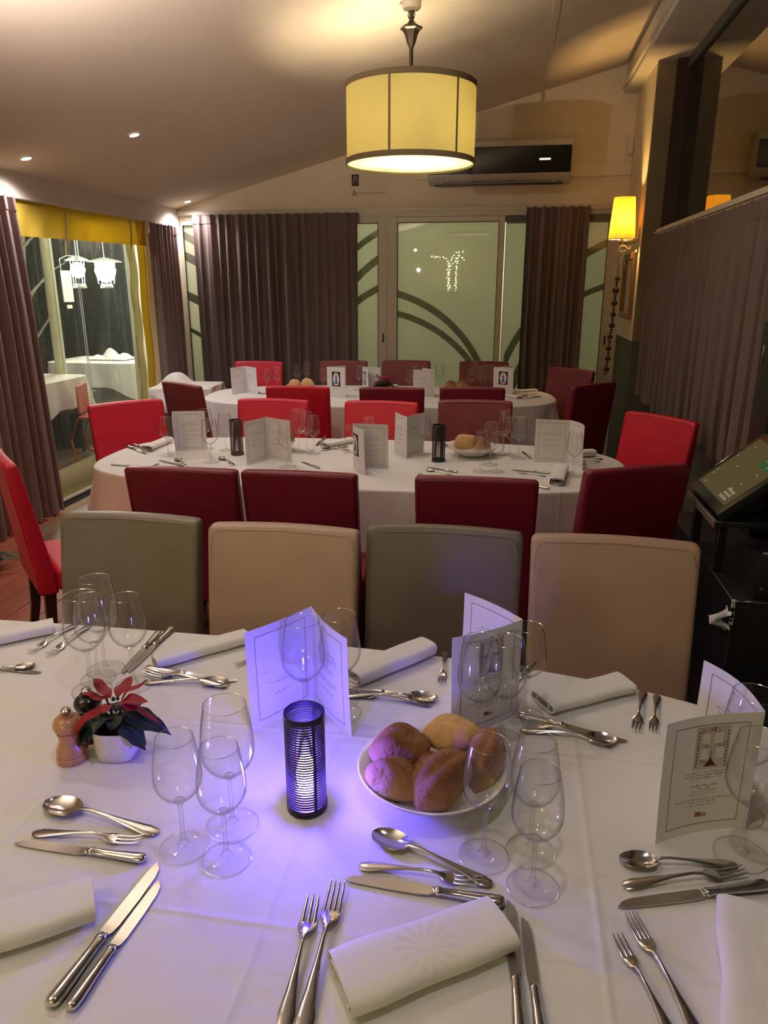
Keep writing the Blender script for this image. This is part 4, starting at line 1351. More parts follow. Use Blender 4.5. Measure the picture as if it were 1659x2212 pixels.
def make_spoon(L=0.19):
    mb = MB()
    mb.loft([ell(x, w_, t_, z_) for x, w_, t_, z_ in [(0.0, 0.003, 0.0008, 0.0022), (0.004, 0.008, 0.0014, 0.0024), (0.018, 0.0100, 0.0017, 0.0035), (0.045, 0.0065, 0.0017, 0.0065), (0.08, 0.0034, 0.0019, 0.0100), (0.110, 0.0026, 0.0021, 0.0125), (0.126, 0.0036, 0.0018, 0.0110), (0.133, 0.005, 0.0010, 0.0092)]])

    def fn(u, v):
        x = 0.128 + 0.062 * u
        w_ = 0.0195 * math.sqrt(max(0, 1 - (2 * u - 1) ** 2)) * (1.0 - 0.16 * (u - 0.4)) + 0.0004
        y = (2 * v - 1) * w_
        z = 0.0095 - 0.0085 * (1 - (2 * u - 1) ** 2) ** 0.8 * (1 - (2 * v - 1) ** 2) - 0.001 * u
        return (x, y, z)
    mb.grid(fn, 16, 10, th=0.0010)
    o = obj('spoon', mb, M['steel'], None, angle=60)
    tag(o, None, 'spoon')
    return o


def make_knife(L=0.24):
    t = empty('table_knife', (0, 0, 0), 0, None, 'knife')
    hl = L * 0.44
    prt('handle', MB().loft([ell(x * hl, w_, t_, z_, 12) for x, w_, t_, z_ in [(0.0, 0.002, 0.002, 0.0068), (0.02, 0.0078, 0.0055, 0.0068), (0.07, 0.0100, 0.0066, 0.0068), (0.2, 0.0100, 0.0062, 0.0064), (0.6, 0.0076, 0.0050, 0.0060), (0.88, 0.0066, 0.0045, 0.0062), (0.90, 0.0080, 0.0056, 0.0062), (0.95, 0.0080, 0.0056, 0.0062), (0.97, 0.0056, 0.0035, 0.0062), (1.0, 0.0066, 0.0028, 0.0062)]]), M['steel'], t, angle=50)
    bl_ = L - hl
    out = []
    for x, y0, y1, z_ in [(0, -0.005, 0.006, 0.0055), (0.05, -0.0085, 0.0080, 0.0045), (0.15, -0.0098, 0.0088, 0.0030), (0.5, -0.0105, 0.0086, 0.0022), (0.8, -0.0095, 0.0074, 0.0020), (0.92, -0.0060, 0.0062, 0.0020), (0.98, 0.0005, 0.0050, 0.0020), (1.0, 0.0035, 0.0042, 0.0020)]:
        X = hl * 0.985 + x * bl_
        th = 0.0013 * (1 - 0.5 * x)
        out.append([(X, y0, z_), (X, (y0 + y1) / 2, z_ - th * 0.6), (X, y1, z_ - th), (X, y1, z_ + th), (X, (y0 + y1) / 2, z_ + th * 0.6), (X, y0, z_ + 0.0003)])
    prt('blade', MB().loft(out), M['steel_blade'], t, angle=35)
    return t


F3, F4, SP, KN = make_fork(3, 0.195), make_fork(4, 0.205), make_spoon(), make_knife()
LEN = {F3.name: 0.195, F4.name: 0.205, SP.name: 0.190, KN.name: 0.240}


def lay(kind, handle, tip, label, group, z=0.7512, flip=False, tilt=0.0, smax=1.35):
    p, q = tp(*handle), tp(*tip)
    d = q - p
    L0 = LEN[kind.name]
    s_ = min(smax, max(0.75, d.length / L0))
    return place(kind, (p.x, p.y, z), 0, label, group, s_, rot=(0, -tilt, math.atan2(d.y, d.x)))


gn = 'cutlery on the near table'
lay(SP, (342, 1804), (99, 1741), 'dessert spoon pointing left above the small fork, at the left setting', gn)
lay(F3, (71, 1802), (308, 1821), 'small fork lying between spoon and knife at the left setting', gn)
lay(KN, (316, 1863), (32, 1822), 'small knife with bright blade below the small fork, left setting', gn)
lay(KN, (108, 2183), (346, 1866), 'dinner knife with its tip higher, of the crossed pair at the left', gn)
lay(KN, (150, 2190), (348, 1905), 'dinner knife with its tip lower, of the crossed pair at the left', gn)
lay(SP, (1063, 1916), (805, 1806), 'dessert spoon above the fork, at the setting in the centre front', gn)
lay(F3, (775, 1873), (1045, 1912), 'small fork under the dessert spoon, at the setting in the centre front', gn)
lay(KN, (1091, 1958), (743, 1899), 'dessert knife below the small fork in the centre front', gn, smax=1.2)
lay(F3, (612, 2225), (678, 1944), 'three-tined fork left of the centre napkin', gn)
lay(F4, (650, 2240), (731, 1913), 'four-tined fork beside the centre napkin', gn)
lay(KN, (1124, 2275), (1101, 1947), 'dinner knife touching the end of the centre napkin', gn, tilt=0.0)
lay(KN, (1172, 2275), (1131, 1983), 'dinner knife right of the one touching the centre napkin', gn)
lay(SP, (1592, 1872), (1336, 1865), 'dessert spoon at the right setting under the printed menu', gn)
lay(F3, (1345, 1917), (1608, 1888), 'small fork at the right setting between spoon and knife', gn)
lay(KN, (1659, 1919), (1330, 1960), 'dessert knife at the right setting above the two forks', gn, smax=1.25)
lay(F3, (1462, 2262), (1331, 2024), 'three-tined fork of the lower right pair', gn)
lay(F4, (1520, 2262), (1360, 1980), 'four-tined fork of the lower right pair', gn)
lay(F3, (166, 1350), (62, 1414), 'fork pointing to the frame edge behind the rear glass group', gn)
lay(F3, (196, 1352), (103, 1421), 'fork beside the one at the back left, partly behind the glasses', gn)
lay(KN, (-60, 1440), (55, 1452), 'knife end poking in at the back left edge', gn)
lay(SP, (-70, 1462), (36, 1447), 'spoon poking in at the back left edge', gn)
lay(KN, (372, 1361), (275, 1455), 'knife behind the single rear glass, handle towards the tan chair', gn)
lay(KN, (345, 1369), (262, 1458), 'knife behind the single rear glass, the one closer to it', gn)
lay(KN, (315, 1449), (513, 1474), 'knife laid across the back setting left of the violet menu', gn)
lay(SP, (311, 1477), (494, 1479), 'spoon of the back setting left of the violet menu', gn)
lay(F3, (490, 1487), (312, 1456), 'fork tucked between knife and spoon left of the violet menu', gn, z=0.753)
lay(F3, (620, 1400), (508, 1441), 'fork peeking out behind the left side of the violet menu', gn)
lay(KN, (747, 1493), (940, 1508), 'knife laid behind the spoon between candle and bread', gn)
lay(SP, (743, 1505), (946, 1515), 'spoon with shining bowl behind the bread rolls', gn)
lay(F3, (933, 1526), (752, 1500), 'fork lying under the spoon behind the bread rolls', gn)
lay(F3, (962, 1408), (953, 1482), 'upright-pointing fork left of the printed menu', gn)
lay(KN, (1155, 1434), (1085, 1500), 'knife handle emerging behind the printed menu, the one further out', gn)
lay(KN, (1128, 1446), (1060, 1505), 'knife handle behind the printed menu, the one closer in', gn)
lay(KN, (1119, 1548), (1357, 1606), 'knife of the back setting right of the printed menu', gn)
lay(SP, (1123, 1580), (1334, 1607), 'spoon of the back setting right of the printed menu', gn)
lay(F3, (1322, 1616), (1123, 1560), 'fork crossing the spoon right of the printed menu', gn, z=0.753)
lay(F3, (1389, 1494), (1372, 1584), 'fork left of its twin, beyond the far right napkin', gn)
lay(F3, (1419, 1503), (1409, 1585), 'fork right of its twin, beyond the far right napkin', gn)
gk = 'cutlery on the middle table'
for kd, h_, t_, lb in [
        (KN, (276, 966), (339, 990), 'knife at the far left end of the middle table'),
        (KN, (288, 962), (352, 986), 'second knife at the far left end of the middle table'),
        (KN, (397, 1008), (343, 995), 'knife under the left-hand menu of the middle table'),
        (SP, (402, 1009), (372, 984), 'spoon with upturned bowl before the left-hand menu, middle table'),
        (F4, (430, 1040), (422, 1000), 'fork whose tines show over the first red chair back'),
        (SP, (505, 1006), (476, 990), 'dark spoon between glasses and candle holder, middle table'),
        (F4, (640, 1040), (640, 1005), 'fork below the cream open menu, middle table'),
        (KN, (690, 1013), (656, 1000), 'short dark knife in the gap right of the cream menu'),
        (KN, (702, 946), (679, 968), 'dark knife pointing towards the diagonal glasses'),
        (SP, (756, 974), (694, 968), 'spoon under the napkin left of the woman-cover menu'),
        (KN, (750, 966), (692, 975), 'knife under the napkin left of the woman-cover menu'),
        (F4, (905, 1050), (908, 1017), 'fork whose tines show over the single red chair back'),
        (KN, (988, 1022), (924, 1010), 'knife in front of the dark candle holder, middle table'),
        (SP, (975, 1026), (935, 1019), 'spoon in front of the dark candle holder, middle table'),
        (KN, (1188, 1024), (1104, 1016), 'knife below the right-hand menu, middle table'),
        (F3, (1180, 1030), (1118, 1022), 'fork below the right-hand menu, middle table'),
        (KN, (1186, 1058), (1150, 1050), 'knife near the edge beyond the single red chair back'),
        (F3, (1302, 992), (1244, 1000), 'fork with golden glint at the right end of the middle table'),
        (SP, (1296, 998), (1250, 1004), 'spoon at the right end of the middle table'),
        (KN, (1146, 992), (1128, 976), 'knife behind the right-hand menu, middle table')]:
    lay(kd, h_, t_, lb, gk, smax=1.0)
for kd, h_, t_, lb in [
        (KN, (542, 872), (500, 860), 'knife at the left end of the far table'),
        (SP, (1160, 852), (1118, 858), 'spoon on the yellow-lit end of the far table'),
        (KN, (1168, 858), (1122, 862), 'knife on the yellow-lit end of the far table'),
        (F3, (1140, 848), (1104, 850), 'fork on the yellow-lit end of the far table')]:
    lay(kd, h_, t_, lb, 'cutlery on the far table', smax=1.0)


# ================================================================== NAPKINS
def make_napkin(L, a_, b_, turns=2.3, seed=0, flat=3.6, shear=0.0):
    rnd = random.Random(seed)
    p1, p2 = rnd.uniform(0, 6), rnd.uniform(0, 6)

    def fn(u, v):
        ph = 2 * PI * turns * v - PI / 2
        s_ = 1 - 0.62 * v
        ca, sa = math.cos(ph), math.sin(ph)
        q = (abs(ca) ** flat + abs(sa) ** flat) ** (-1 / flat)
        wob = 1 + 0.04 * math.sin(u * 5 + p1) + 0.03 * math.sin(u * 11 + p2 + v * 4)
        x = (u - 0.5) * L * (1 + 0.012 * math.sin(ph * 1.3 + p2) * (1 if u in (0, 1) else 0))
        y = q * ca * a_ * s_ * wob + shear * (u - 0.5)
        z = q * sa * b_ * (0.25 + 0.75 * s_) * (1 + 0.05 * math.sin(u * 7 + p2) * (sa > 0)) + b_
        return (x, y, max(z, 0.0006 + 0.0004 * v))
    o = obj('napkin', MB().grid(fn, 16, int(34 * turns), th=0.0018), M['napkin'], None, angle=70)
    tag(o, None, 'napkin')
    return o


def napkin(p0, p1, wd, ht, label, group, seed=0, turns=2.3, lift=0.0, m=None):
    a_, b_ = tp(*p0), tp(*p1)
    d = b_ - a_
    o = make_napkin(d.length, wd / 2, ht / 2, turns, seed)
    if m:
        o.data.materials[0] = m
    c = (a_ + b_) / 2
    place(o, (c.x, c.y, 0.7515 + lift), math.atan2(d.y, d.x), label, group)


gp = 'rolled napkins on the near table'
napkin((735, 2152), (1085, 2018), 0.100, 0.032, 'folded napkin with woven star at the centre front', gp, 1, m=M['napkin_star'])
napkin((-160, 2080), (206, 1965), 0.086, 0.034, 'folded napkin cut by the lower left picture edge', gp, 2)
napkin((1625, 1985), (1650, 2300), 0.115, 0.030, 'folded napkin cut by the lower right picture edge', gp, 3)
napkin((-90, 1408), (118, 1365), 0.060, 0.030, 'rolled napkin at the back left corner of the near table', gp, 4)
napkin((335, 1442), (535, 1385), 0.056, 0.026, 'rolled napkin between rear glass and violet menu', gp, 5)
napkin((762, 1478), (925, 1410), 0.072, 0.034, 'thick rolled napkin between violet and printed menus', gp, 6)
napkin((1172, 1532), (1352, 1487), 0.085, 0.024, 'loosely folded napkin at the far right, before the tan chair', gp, 7, 1.8)
gq = 'napkins on the middle table'
napkin((318, 975), (365, 955), 0.07, 0.03, 'folded napkin behind the left-hand menu of the middle table', gq, 8)
napkin((246, 1003), (335, 1008), 0.08, 0.008, 'flat napkin at the left corner of the middle table', gq, 9, 1.5)
napkin((700, 967), (762, 955), 0.07, 0.026, 'folded napkin before the red chair, left of the woman-cover menu', gq, 10)
napkin((965, 968), (1020, 956), 0.09, 0.024, 'folded napkin behind the bread bowl of the middle table', gq, 11)
napkin((1203, 1050), (1214, 1018), 0.07, 0.035, 'curled napkin hanging at the right front edge of the middle table', gq, 12)
napkin((1246, 988), (1282, 985), 0.06, 0.035, 'folded napkin at the right end of the middle table', gq, 13)
gr_ = 'napkins on the far table'
napkin((560, 852), (598, 845), 0.07, 0.02, 'folded napkin behind the open menu on the far table', gr_, 14)
napkin((832, 843), (856, 838), 0.06, 0.03, 'cream-lit napkin beside the far poinsettia', gr_, 15)
napkin((1092, 855), (1122, 862), 0.06, 0.02, 'folded napkin right of the last menu on the far table', gr_, 16)
napkin((1112, 846), (1158, 844), 0.09, 0.012, 'flat yellow-lit napkin at the end of the far table', gr_, 17, 1.6)


# ================================================================== MENUS
def make_menu(spine, a1, a2, c1, c2, kind1, kind2, label, group=None, w_=0.168, h_=0.215, bend=0.012, lean=0.0, cat='menu'):
    """two-panel menu card: spine point, panel directions in degrees; kindN prints: (face, motif)"""
    r = empty('menu_card', (spine[0], spine[1], 0.7512), 0, label, cat, group)
    for a_, cu, kind in ((a1, c1, kind1), (a2, c2, kind2)):
        d = Vector((math.cos(R(a_)), math.sin(R(a_)), 0))
        n = Vector((-d.y, d.x, 0))

        def S(u, v, off=0.0, d=d, n=n, cu=cu):
            q = d * (u * w_) + n * (cu * math.sin(u * PI * 0.85) + bend * 0.6 * (1 - v) ** 2 * u) + Vector((0, 0, v * h_))
            nn = n - d * (cu * PI * 0.85 * math.cos(u * PI * 0.85) / w_)
            return q + nn.normalized() * off
        pn = prt('page', MB().grid(lambda u, v: S(u, v, -0.0003), 14, 12, th=0.0006), M['paper'], r, angle=60)
        for side, motif in kind:
            sd = 0.0007 if side > 0 else -0.0007
            flip = side

            def uv(x, y, sd=sd, flip=flip, fl=(motif[0] == '<'), S=S):
                """x across 0..1 as read, y up 0..1"""
                return S(1 - x if fl else x, y, sd)
            mo = motif.lstrip('<')

            def strip(mb, x0, y0, x1, y1, t, mi=0, uv=uv):
                m_ = 12 if max(abs(x1 - x0), abs(y1 - y0)) > 0.2 else 1
                L = math.hypot((x1 - x0) * w_, (y1 - y0) * h_)
                ox, oy = -(y1 - y0) * h_ / L * t / w_, (x1 - x0) * w_ / L * t / h_
                vs = []
                for i in range(m_ + 1):
                    q = i / m_
                    X, Y = x0 + (x1 - x0) * q, y0 + (y1 - y0) * q
                    vs += [uv(X - ox, Y - oy), uv(X + ox, Y + oy)]
                mb.add(vs, [(2 * i, 2 * i + 2, 2 * i + 3, 2 * i + 1) for i in range(m_)], mi)

            def rect(mb, x0, y0, x1, y1, mi=0, uv=uv):
                m_ = max(1, int((x1 - x0) * 10))
                vs = []
                for i in range(m_ + 1):
                    X = x0 + (x1 - x0) * i / m_
                    vs += [uv(X, y0), uv(X, y1)]
                mb.add(vs, [(2 * i, 2 * i + 2, 2 * i + 3, 2 * i + 1) for i in range(m_)], mi)

            def words(mb, cx, y, wd, ht, rnd, mi=0):
                x = cx - wd / 2
                while x < cx + wd / 2 - 0.01:
                    nl = rnd.randint(2, 8)
                    for _ in range(nl):
                        if x > cx + wd / 2:
                            break
                        tall = rnd.random()
                        rect(mb, x, y, x + 0.0035 + 0.004 * rnd.random(), y + ht * (0.55 if tall < 0.6 else 1.0), mi)
                        if rnd.random() < 0.5:
                            rect(mb, x, y + ht * rnd.choice((0.0, 0.45)), x + 0.010, y + ht * (0.15 + rnd.choice((0.0, 0.45))), mi)
                        x += 0.0125
                    x += 0.014
            rnd = random.Random(hash(mo) % 97 + int(a_))
            rnd = random.Random(len(mo) * 7 + int(a_) % 50)
            if mo != 'cover':
                bd = MB()
                for (x0, y0, x1, y1) in ((0.12, 0.08, 0.88, 0.08), (0.12, 0.92, 0.88, 0.92), (0.12, 0.08, 0.12, 0.92), (0.88, 0.08, 0.88, 0.92)):
                    strip(bd, x0, y0, x1, y1, 0.0005)
                prt('border_line', bd, M['ink_red'], pn, smooth=False)
            if mo == 'inner':
                tx = MB()
                for y, wd, ht in ((0.70, 0.42, 0.016), (0.665, 0.56, 0.014), (0.63, 0.50, 0.014), (0.53, 0.46, 0.014), (0.50, 0.30, 0.014), (0.41, 0.52, 0.014), (0.38, 0.44, 0.014), (0.29, 0.34, 0.014)):
                    words(tx, 0.5, y, wd, ht, rnd)
                prt('text_lines', tx, M['ink_grey'], pn, smooth=False)
            elif mo == 'ghost':
                gh = MB()
                rect(gh, 0.28, 0.40, 0.80, 0.86)
                prt('show_through', gh, mat('show_through_print', (0.74, 0.72, 0.76), 0.8, vary=0.08, nscale=40), pn, smooth=False)
                tx = MB()
                for y, wd, ht in ((0.64, 0.30, 0.013), (0.52, 0.52, 0.014), (0.49, 0.28, 0.013), (0.42, 0.50, 0.013), (0.39, 0.30, 0.013), (0.28, 0.30, 0.013)):
                    words(tx, 0.5, y, wd, ht, rnd)
                prt('text_lines', tx, M['ink_grey'], pn, smooth=False)
            elif mo == 'back':
                # engraved plate of shelves and bottles with a dark red cone at the bottom
                pc = MB()
                rect(pc, 0.36, 0.555, 0.70, 0.90, 0)
                for (x0, y0, x1, y1) in ((0.36, 0.555, 0.70, 0.555), (0.36, 0.90, 0.70, 0.90), (0.36, 0.555, 0.36, 0.90), (0.70, 0.555, 0.70, 0.90)):
                    strip(pc, x0, y0, x1, y1, 0.0004, 1)
                sd2 = 0.0010 if side > 0 else -0.0010

                def uv2(x, y, sd2=sd2, fl=(motif[0] == '<'), S=S):
                    return S(1 - x if fl else x, y, sd2)
                for gx, gy, gw, gh_ in ((0.42, 0.76, 0.09, 0.09), (0.54, 0.76, 0.10, 0.09), (0.42, 0.63, 0.08, 0.10), (0.57, 0.63, 0.09, 0.10)):
                    rect(pc, gx, gy, gx + gw, gy + gh_, 2, uv2)
                    for e in ((gx, gy, gx + gw, gy), (gx, gy + gh_, gx + gw, gy + gh_), (gx, gy, gx, gy + gh_), (gx + gw, gy, gx + gw, gy + gh_)):
                        strip(pc, *e, 0.0003, 1, uv2)
                for k in range(46):
                    bx = rnd.uniform(0.37, 0.685)
                    by = rnd.choice((0.57, 0.61, 0.735, 0.75, 0.86, 0.875)) + rnd.uniform(-0.008, 0.008)
                    rect(pc, bx, by, bx + 0.008, by + rnd.uniform(0.006, 0.02), 1, uv2)
                for k in range(10):
                    by = 0.60 + 0.028 * k
                    rect(pc, 0.375, by, 0.392, by + 0.016, 1, uv2)
                    rect(pc, 0.672, by, 0.69, by + 0.012, 1, uv2)
                for bx, by in ((0.50, 0.872), (0.53, 0.880), (0.535, 0.860)):
                    rect(pc, bx, by, bx + 0.018, by + 0.014, 1, uv2)
                for k in range(6):
                    hwk = 0.058 * (1 - k / 6.5) ** 1.3
                    rect(pc, 0.53 - hwk, 0.572 + 0.012 * k, 0.53 + hwk, 0.585 + 0.012 * k, 3, uv2)
                rect(pc, 0.526, 0.64, 0.534, 0.70, 1, uv2)
                prt('engraving', pc, [M['ink_pale'], M['ink_red'], M['paper'], mat('dark_red_print', (0.10, 0.012, 0.018), 0.8)], pn, smooth=False)
                tx = MB()
                for y, wd, ht in ((0.520, 0.42, 0.016), (0.495, 0.44, 0.016), (0.470, 0.34, 0.015), (0.405, 0.28, 0.017), (0.382, 0.13, 0.014), (0.288, 0.60, 0.014), (0.265, 0.28, 0.013)):
                    words(tx, 0.5, y, wd, ht, rnd)
                for s2, y in (('TÉL : 01 47 70 13 59', 0.356), ('FAX : 01 43 27 39 06', 0.330), ('& 09 1 708 8097 03 1 08', 0.236)):
                    vs, fs = text_mb(s2, 0.0052)
                    tx.add([uv(0.5 + q.x / w_, y + q.y / h_) for q in vs], fs)
                prt('text_lines', tx, M['ink_grey'], pn, smooth=False)
                lg = MB()
                rect(lg, 0.44, 0.142, 0.50, 0.182, 0)
                rect(lg, 0.50, 0.138, 0.56, 0.168, 1)
                prt('small_emblem', lg, [mat('emblem_brown', (0.32, 0.12, 0.06), 0.8), mat('emblem_grey', (0.36, 0.28, 0.28), 0.8)], pn, smooth=False)
            elif mo == 'cover':
                pc = MB()
                x0, x1, y0, y1 = 0.27, 0.73, 0.36, 0.85
                rect(pc, x0, y0, x1, y1, 0)
                sds = [sd * 1.5, sd * 2.0, sd * 2.5]

                def poly(pts, mi, lvl, fl=(motif[0] == '<'), S=S, sds=sds):
                    pc.add([S(1 - x if fl else x, y, sds[lvl]) for x, y in pts], [tuple(range(len(pts)))], mi)
                cx_, cy_ = 0.5, 0.605
                poly([(cx_ + 0.165 * math.cos(t) * (1 + 0.06 * math.sin(9 * t)), cy_ + 0.205 * math.sin(t)) for t in [k * PI / 16 for k in range(32)]], 1, 0)
                for k in range(26):
                    t = k * 2 * PI / 26
                    bx, by = cx_ + 0.185 * math.cos(t), cy_ + 0.215 * math.sin(t)
                    poly([(bx - 0.012, by), (bx, by + 0.012), (bx + 0.012, by), (bx, by - 0.010)], 1 if k % 2 else 6, 1)
                poly([(0.40, 0.455), (0.60, 0.455), (0.53, 0.62), (0.47, 0.62)], 2, 1)          # blue skirt
                poly([(0.395, 0.445), (0.605, 0.445), (0.60, 0.465), (0.40, 0.465)], 6, 2)
                poly([(0.465, 0.62), (0.535, 0.62), (0.545, 0.70), (0.455, 0.70)], 3, 1)         # red bodice
                poly([(0.455, 0.70), (0.425, 0.655), (0.445, 0.635), (0.475, 0.68)], 3, 1)
                poly([(0.545, 0.70), (0.575, 0.655), (0.555, 0.635), (0.525, 0.68)], 3, 1)
                poly([(0.48, 0.70), (0.52, 0.70), (0.525, 0.735), (0.475, 0.735)], 4, 2)         # face
                poly([(0.47, 0.73), (0.53, 0.73), (0.52, 0.77), (0.48, 0.77)], 0, 2)             # dark cap
                poly([(0.40, 0.40), (0.60, 0.40), (0.66, 0.44), (0.34, 0.44)], 1, 2)
                prt('cover_picture', pc, [M['ink_dark'], mat('print_white', (0.78, 0.76, 0.74), 0.8), M['ink_blue'], M['ink_crimson'], M['ink_skin'], M['ink_grey'], mat('print_ornament', (0.35, 0.10, 0.08), 0.8)], pn, smooth=False)
                tx = MB()
                words(tx, 0.5, 0.28, 0.40, 0.018, rnd)
                prt('text_lines', tx, M['ink_grey'], pn, smooth=False)
    return r


# near table
m1 = tp(672, 1311, 0.965)
make_menu((m1.x, m1.y), -125, -50, 0.006, -0.010, [(1, '<ghost'), (-1, 'inner')], [(-1, 'inner'), (1, 'back')], 'open menu glowing violet behind the lit candle')
m2 = tp(1129, 1339, 0.965)
make_menu((m2.x, m2.y), 217, 138, 0.010, -0.010, [(1, '<back')], [(1, '<inner'), (-1, 'inner')], 'standing menu with engraved back page behind the bread bowl')
m3 = tp(1653, 1539, 0.965)
make_menu((m3.x, m3.y), 203, 112, -0.012, -0.022, [(1, '<back')], [(1, '<inner')], 'standing menu with engraved back page at the right edge')
# middle table
gmm = 'menus on the middle table'
p_ = tp(372, 889, .965)
make_menu((p_.x, p_.y), 12, -66, 0.006, 0.0, [(-1, 'inner')], [(-1, 'inner')], 'leftmost white menu on the middle table beside a wine glass', gmm)
p_ = tp(574, 901, .965)
make_menu((p_.x, p_.y), -112, -27, 0.006, -0.006, [(1, '<inner')], [(-1, 'inner')], 'cream-toned open menu standing right of the brown candle holder', gmm)
p_ = tp(762, 915, .965)
make_menu((p_.x, p_.y), -58, -4, -0.022, 0.004, [(-1, 'cover')], [(-1, 'inner')], 'menu with large cover of a woman in blue skirt, middle table', gmm, w_=0.175)
p_ = tp(879, 901, .965)
make_menu((p_.x, p_.y), 118, 62, 0.006, 0.012, [(1, '<inner')], [(-1, 'inner')], 'folded menu seen edge-on beside the dark candle holder', gmm)
p_ = tp(1233, 908, .965)
make_menu((p_.x, p_.y), 178, -75, 0.004, 0.02, [(1, '<inner')], [(-1, 'inner')], 'rightmost white menu with curled side on the middle table', gmm)
# far table
gff = 'menus on the far table'
p_ = tp(529, 791, .965)
make_menu((p_.x, p_.y), -115, -38, 0.004, -0.004, [(1, '<inner')], [(-1, 'inner')], 'open white menu at the left end of the far table', gff)
p_ = tp(706, 798, .965)
make_menu((p_.x, p_.y), -20, 40, 0.004, 0.0, [(-1, 'cover')], [(-1, 'inner')], 'tall woman-cover menu in front on the far table', gff, h_=0.235)
p_ = tp(783, 792, .965)
make_menu((p_.x, p_.y), -62, -20, -0.01, 0.004, [(-1, 'cover')], [(-1, 'inner')], 'smaller woman-cover menu by the poinsettia on the far table', gff)
p_ = tp(939, 799, .965)
make_menu((p_.x, p_.y), 183, 130, 0.004, 0.004, [(1, '<inner')], [(1, '<inner')], 'blank grey-white menu in the middle of the far table', gff)
p_ = tp(1067, 793, .965)
make_menu((p_.x, p_.y), -18, 30, -0.004, 0.004, [(-1, 'cover')], [(-1, 'inner')], 'woman-cover menu at the right of the far table', gff)


# ================================================================== CANDLE HOLDERS
def make_holder(lit, label, px, py, m, group, h=0.185, r_=0.0325):
    p = tp(px, py)
    t = empty('candle_holder', (p.x, p.y, 0.7508), R(20), label, 'candle holder', group)
    nr = 34
    rg = MB()
    for k in range(nr):
        z = 0.016 + (h - 0.030) * k / (nr - 1)
        rg.lathe([(r_ - 0.0007, z), (r_ + 0.0007, z), (r_ + 0.0007, z + 0.0026), (r_ - 0.0007, z + 0.0026), (r_ - 0.0007, z)], 36 if lit else 20)
    o = prt('wire_rings', rg, m, t)
    o['kind'] = 'stuff'
    for a_ in (-68, 55, 175):
        prt('upright', MB().box(r_ - 0.0012, r_ + 0.0012, -0.0026, 0.0026, 0.004, h - 0.004, 0, Matrix.Rotation(R(a_), 4, 'Z')), m, t, smooth=False)
    prt('base_ring', MB().lathe([(0.001, 0.001), (r_ + 0.0015, 0.001), (r_ + 0.0022, 0.004), (r_ + 0.0018, 0.013), (r_ - 0.001, 0.014), (0.001, 0.006)], 36), m, t)
    prt('top_ring', MB().lathe([(r_ + 0.001, h - 0.010), (r_ + 0.001, h - 0.001), (r_, h), (r_ - 0.001, h - 0.001), (r_ - 0.001, h - 0.010), (r_ + 0.001, h - 0.010)], 36), m, t)
    if lit:
        cn = prt('electric_candle', MB().lathe([(0.001, 0.008), (0.017, 0.009), (0.0175, 0.031), (0.014, 0.034), (0.001, 0.034)], 24), M['led_base'], t)
        prt('flame_bulb', MB().lathe([(0.010, 0.035), (0.0160, 0.048), (0.0165, 0.070), (0.0125, 0.088), (0.0085, 0.100), (0.0003, 0.106)], 18), M['led'], cn)
        light('candle_light', 'POINT', (p.x, p.y, 0.832), 12.0, (0.09, 0.06, 1.0), 0.014)
    return t


make_holder(True, 'tall ringed candle holder glowing violet on the near table', 664, 1742, M['rings'], None)
make_holder(False, 'unlit brown ringed candle holder left on the middle table', 513, 982, M['holder_brown'], 'unlit candle holders')
make_holder(False, 'unlit dark ringed candle holder beside the middle bread bowl', 947, 996, M['black'], 'unlit candle holders')

# ================================================================== BREAD
a = N('bread_crust')
M['bread'] = a.m
a.b.inputs['Roughness'].default_value = 0.7
sx = a.n('SeparateXYZ')
a.l(a.coord(), sx.inputs[0])
hgt = a.math('ADD', a.math('MULTIPLY', sx.outputs[2], 14.0), a.math('MULTIPLY', a.noise(40, 4, 0.6), 0.55))
a.l(a.ramp(hgt, [(0.05, (0.48, 0.32, 0.18)), (0.40, (0.40, 0.20, 0.085)), (0.72, (0.26, 0.10, 0.038)), (1.0, (0.15, 0.05, 0.02))]), a.b.inputs['Base Color'])
a.bump(a.math('ADD', a.noise(90, 5, 0.7), a.math('MULTIPLY', a.noise(25, 3, 0.6), 2.2)), 0.9, 0.006)
a = N('pale_bread_crust')
M['bread_pale'] = a.m
a.b.inputs['Roughness'].default_value = 0.75
a.l(a.ramp(a.noise(40, 4, 0.6), [(0.3, (0.66, 0.42, 0.20)), (0.7, (0.50, 0.27, 0.11))]), a.b.inputs['Base Color'])
a.bump(a.noise(80, 5, 0.7), 0.6, 0.003)


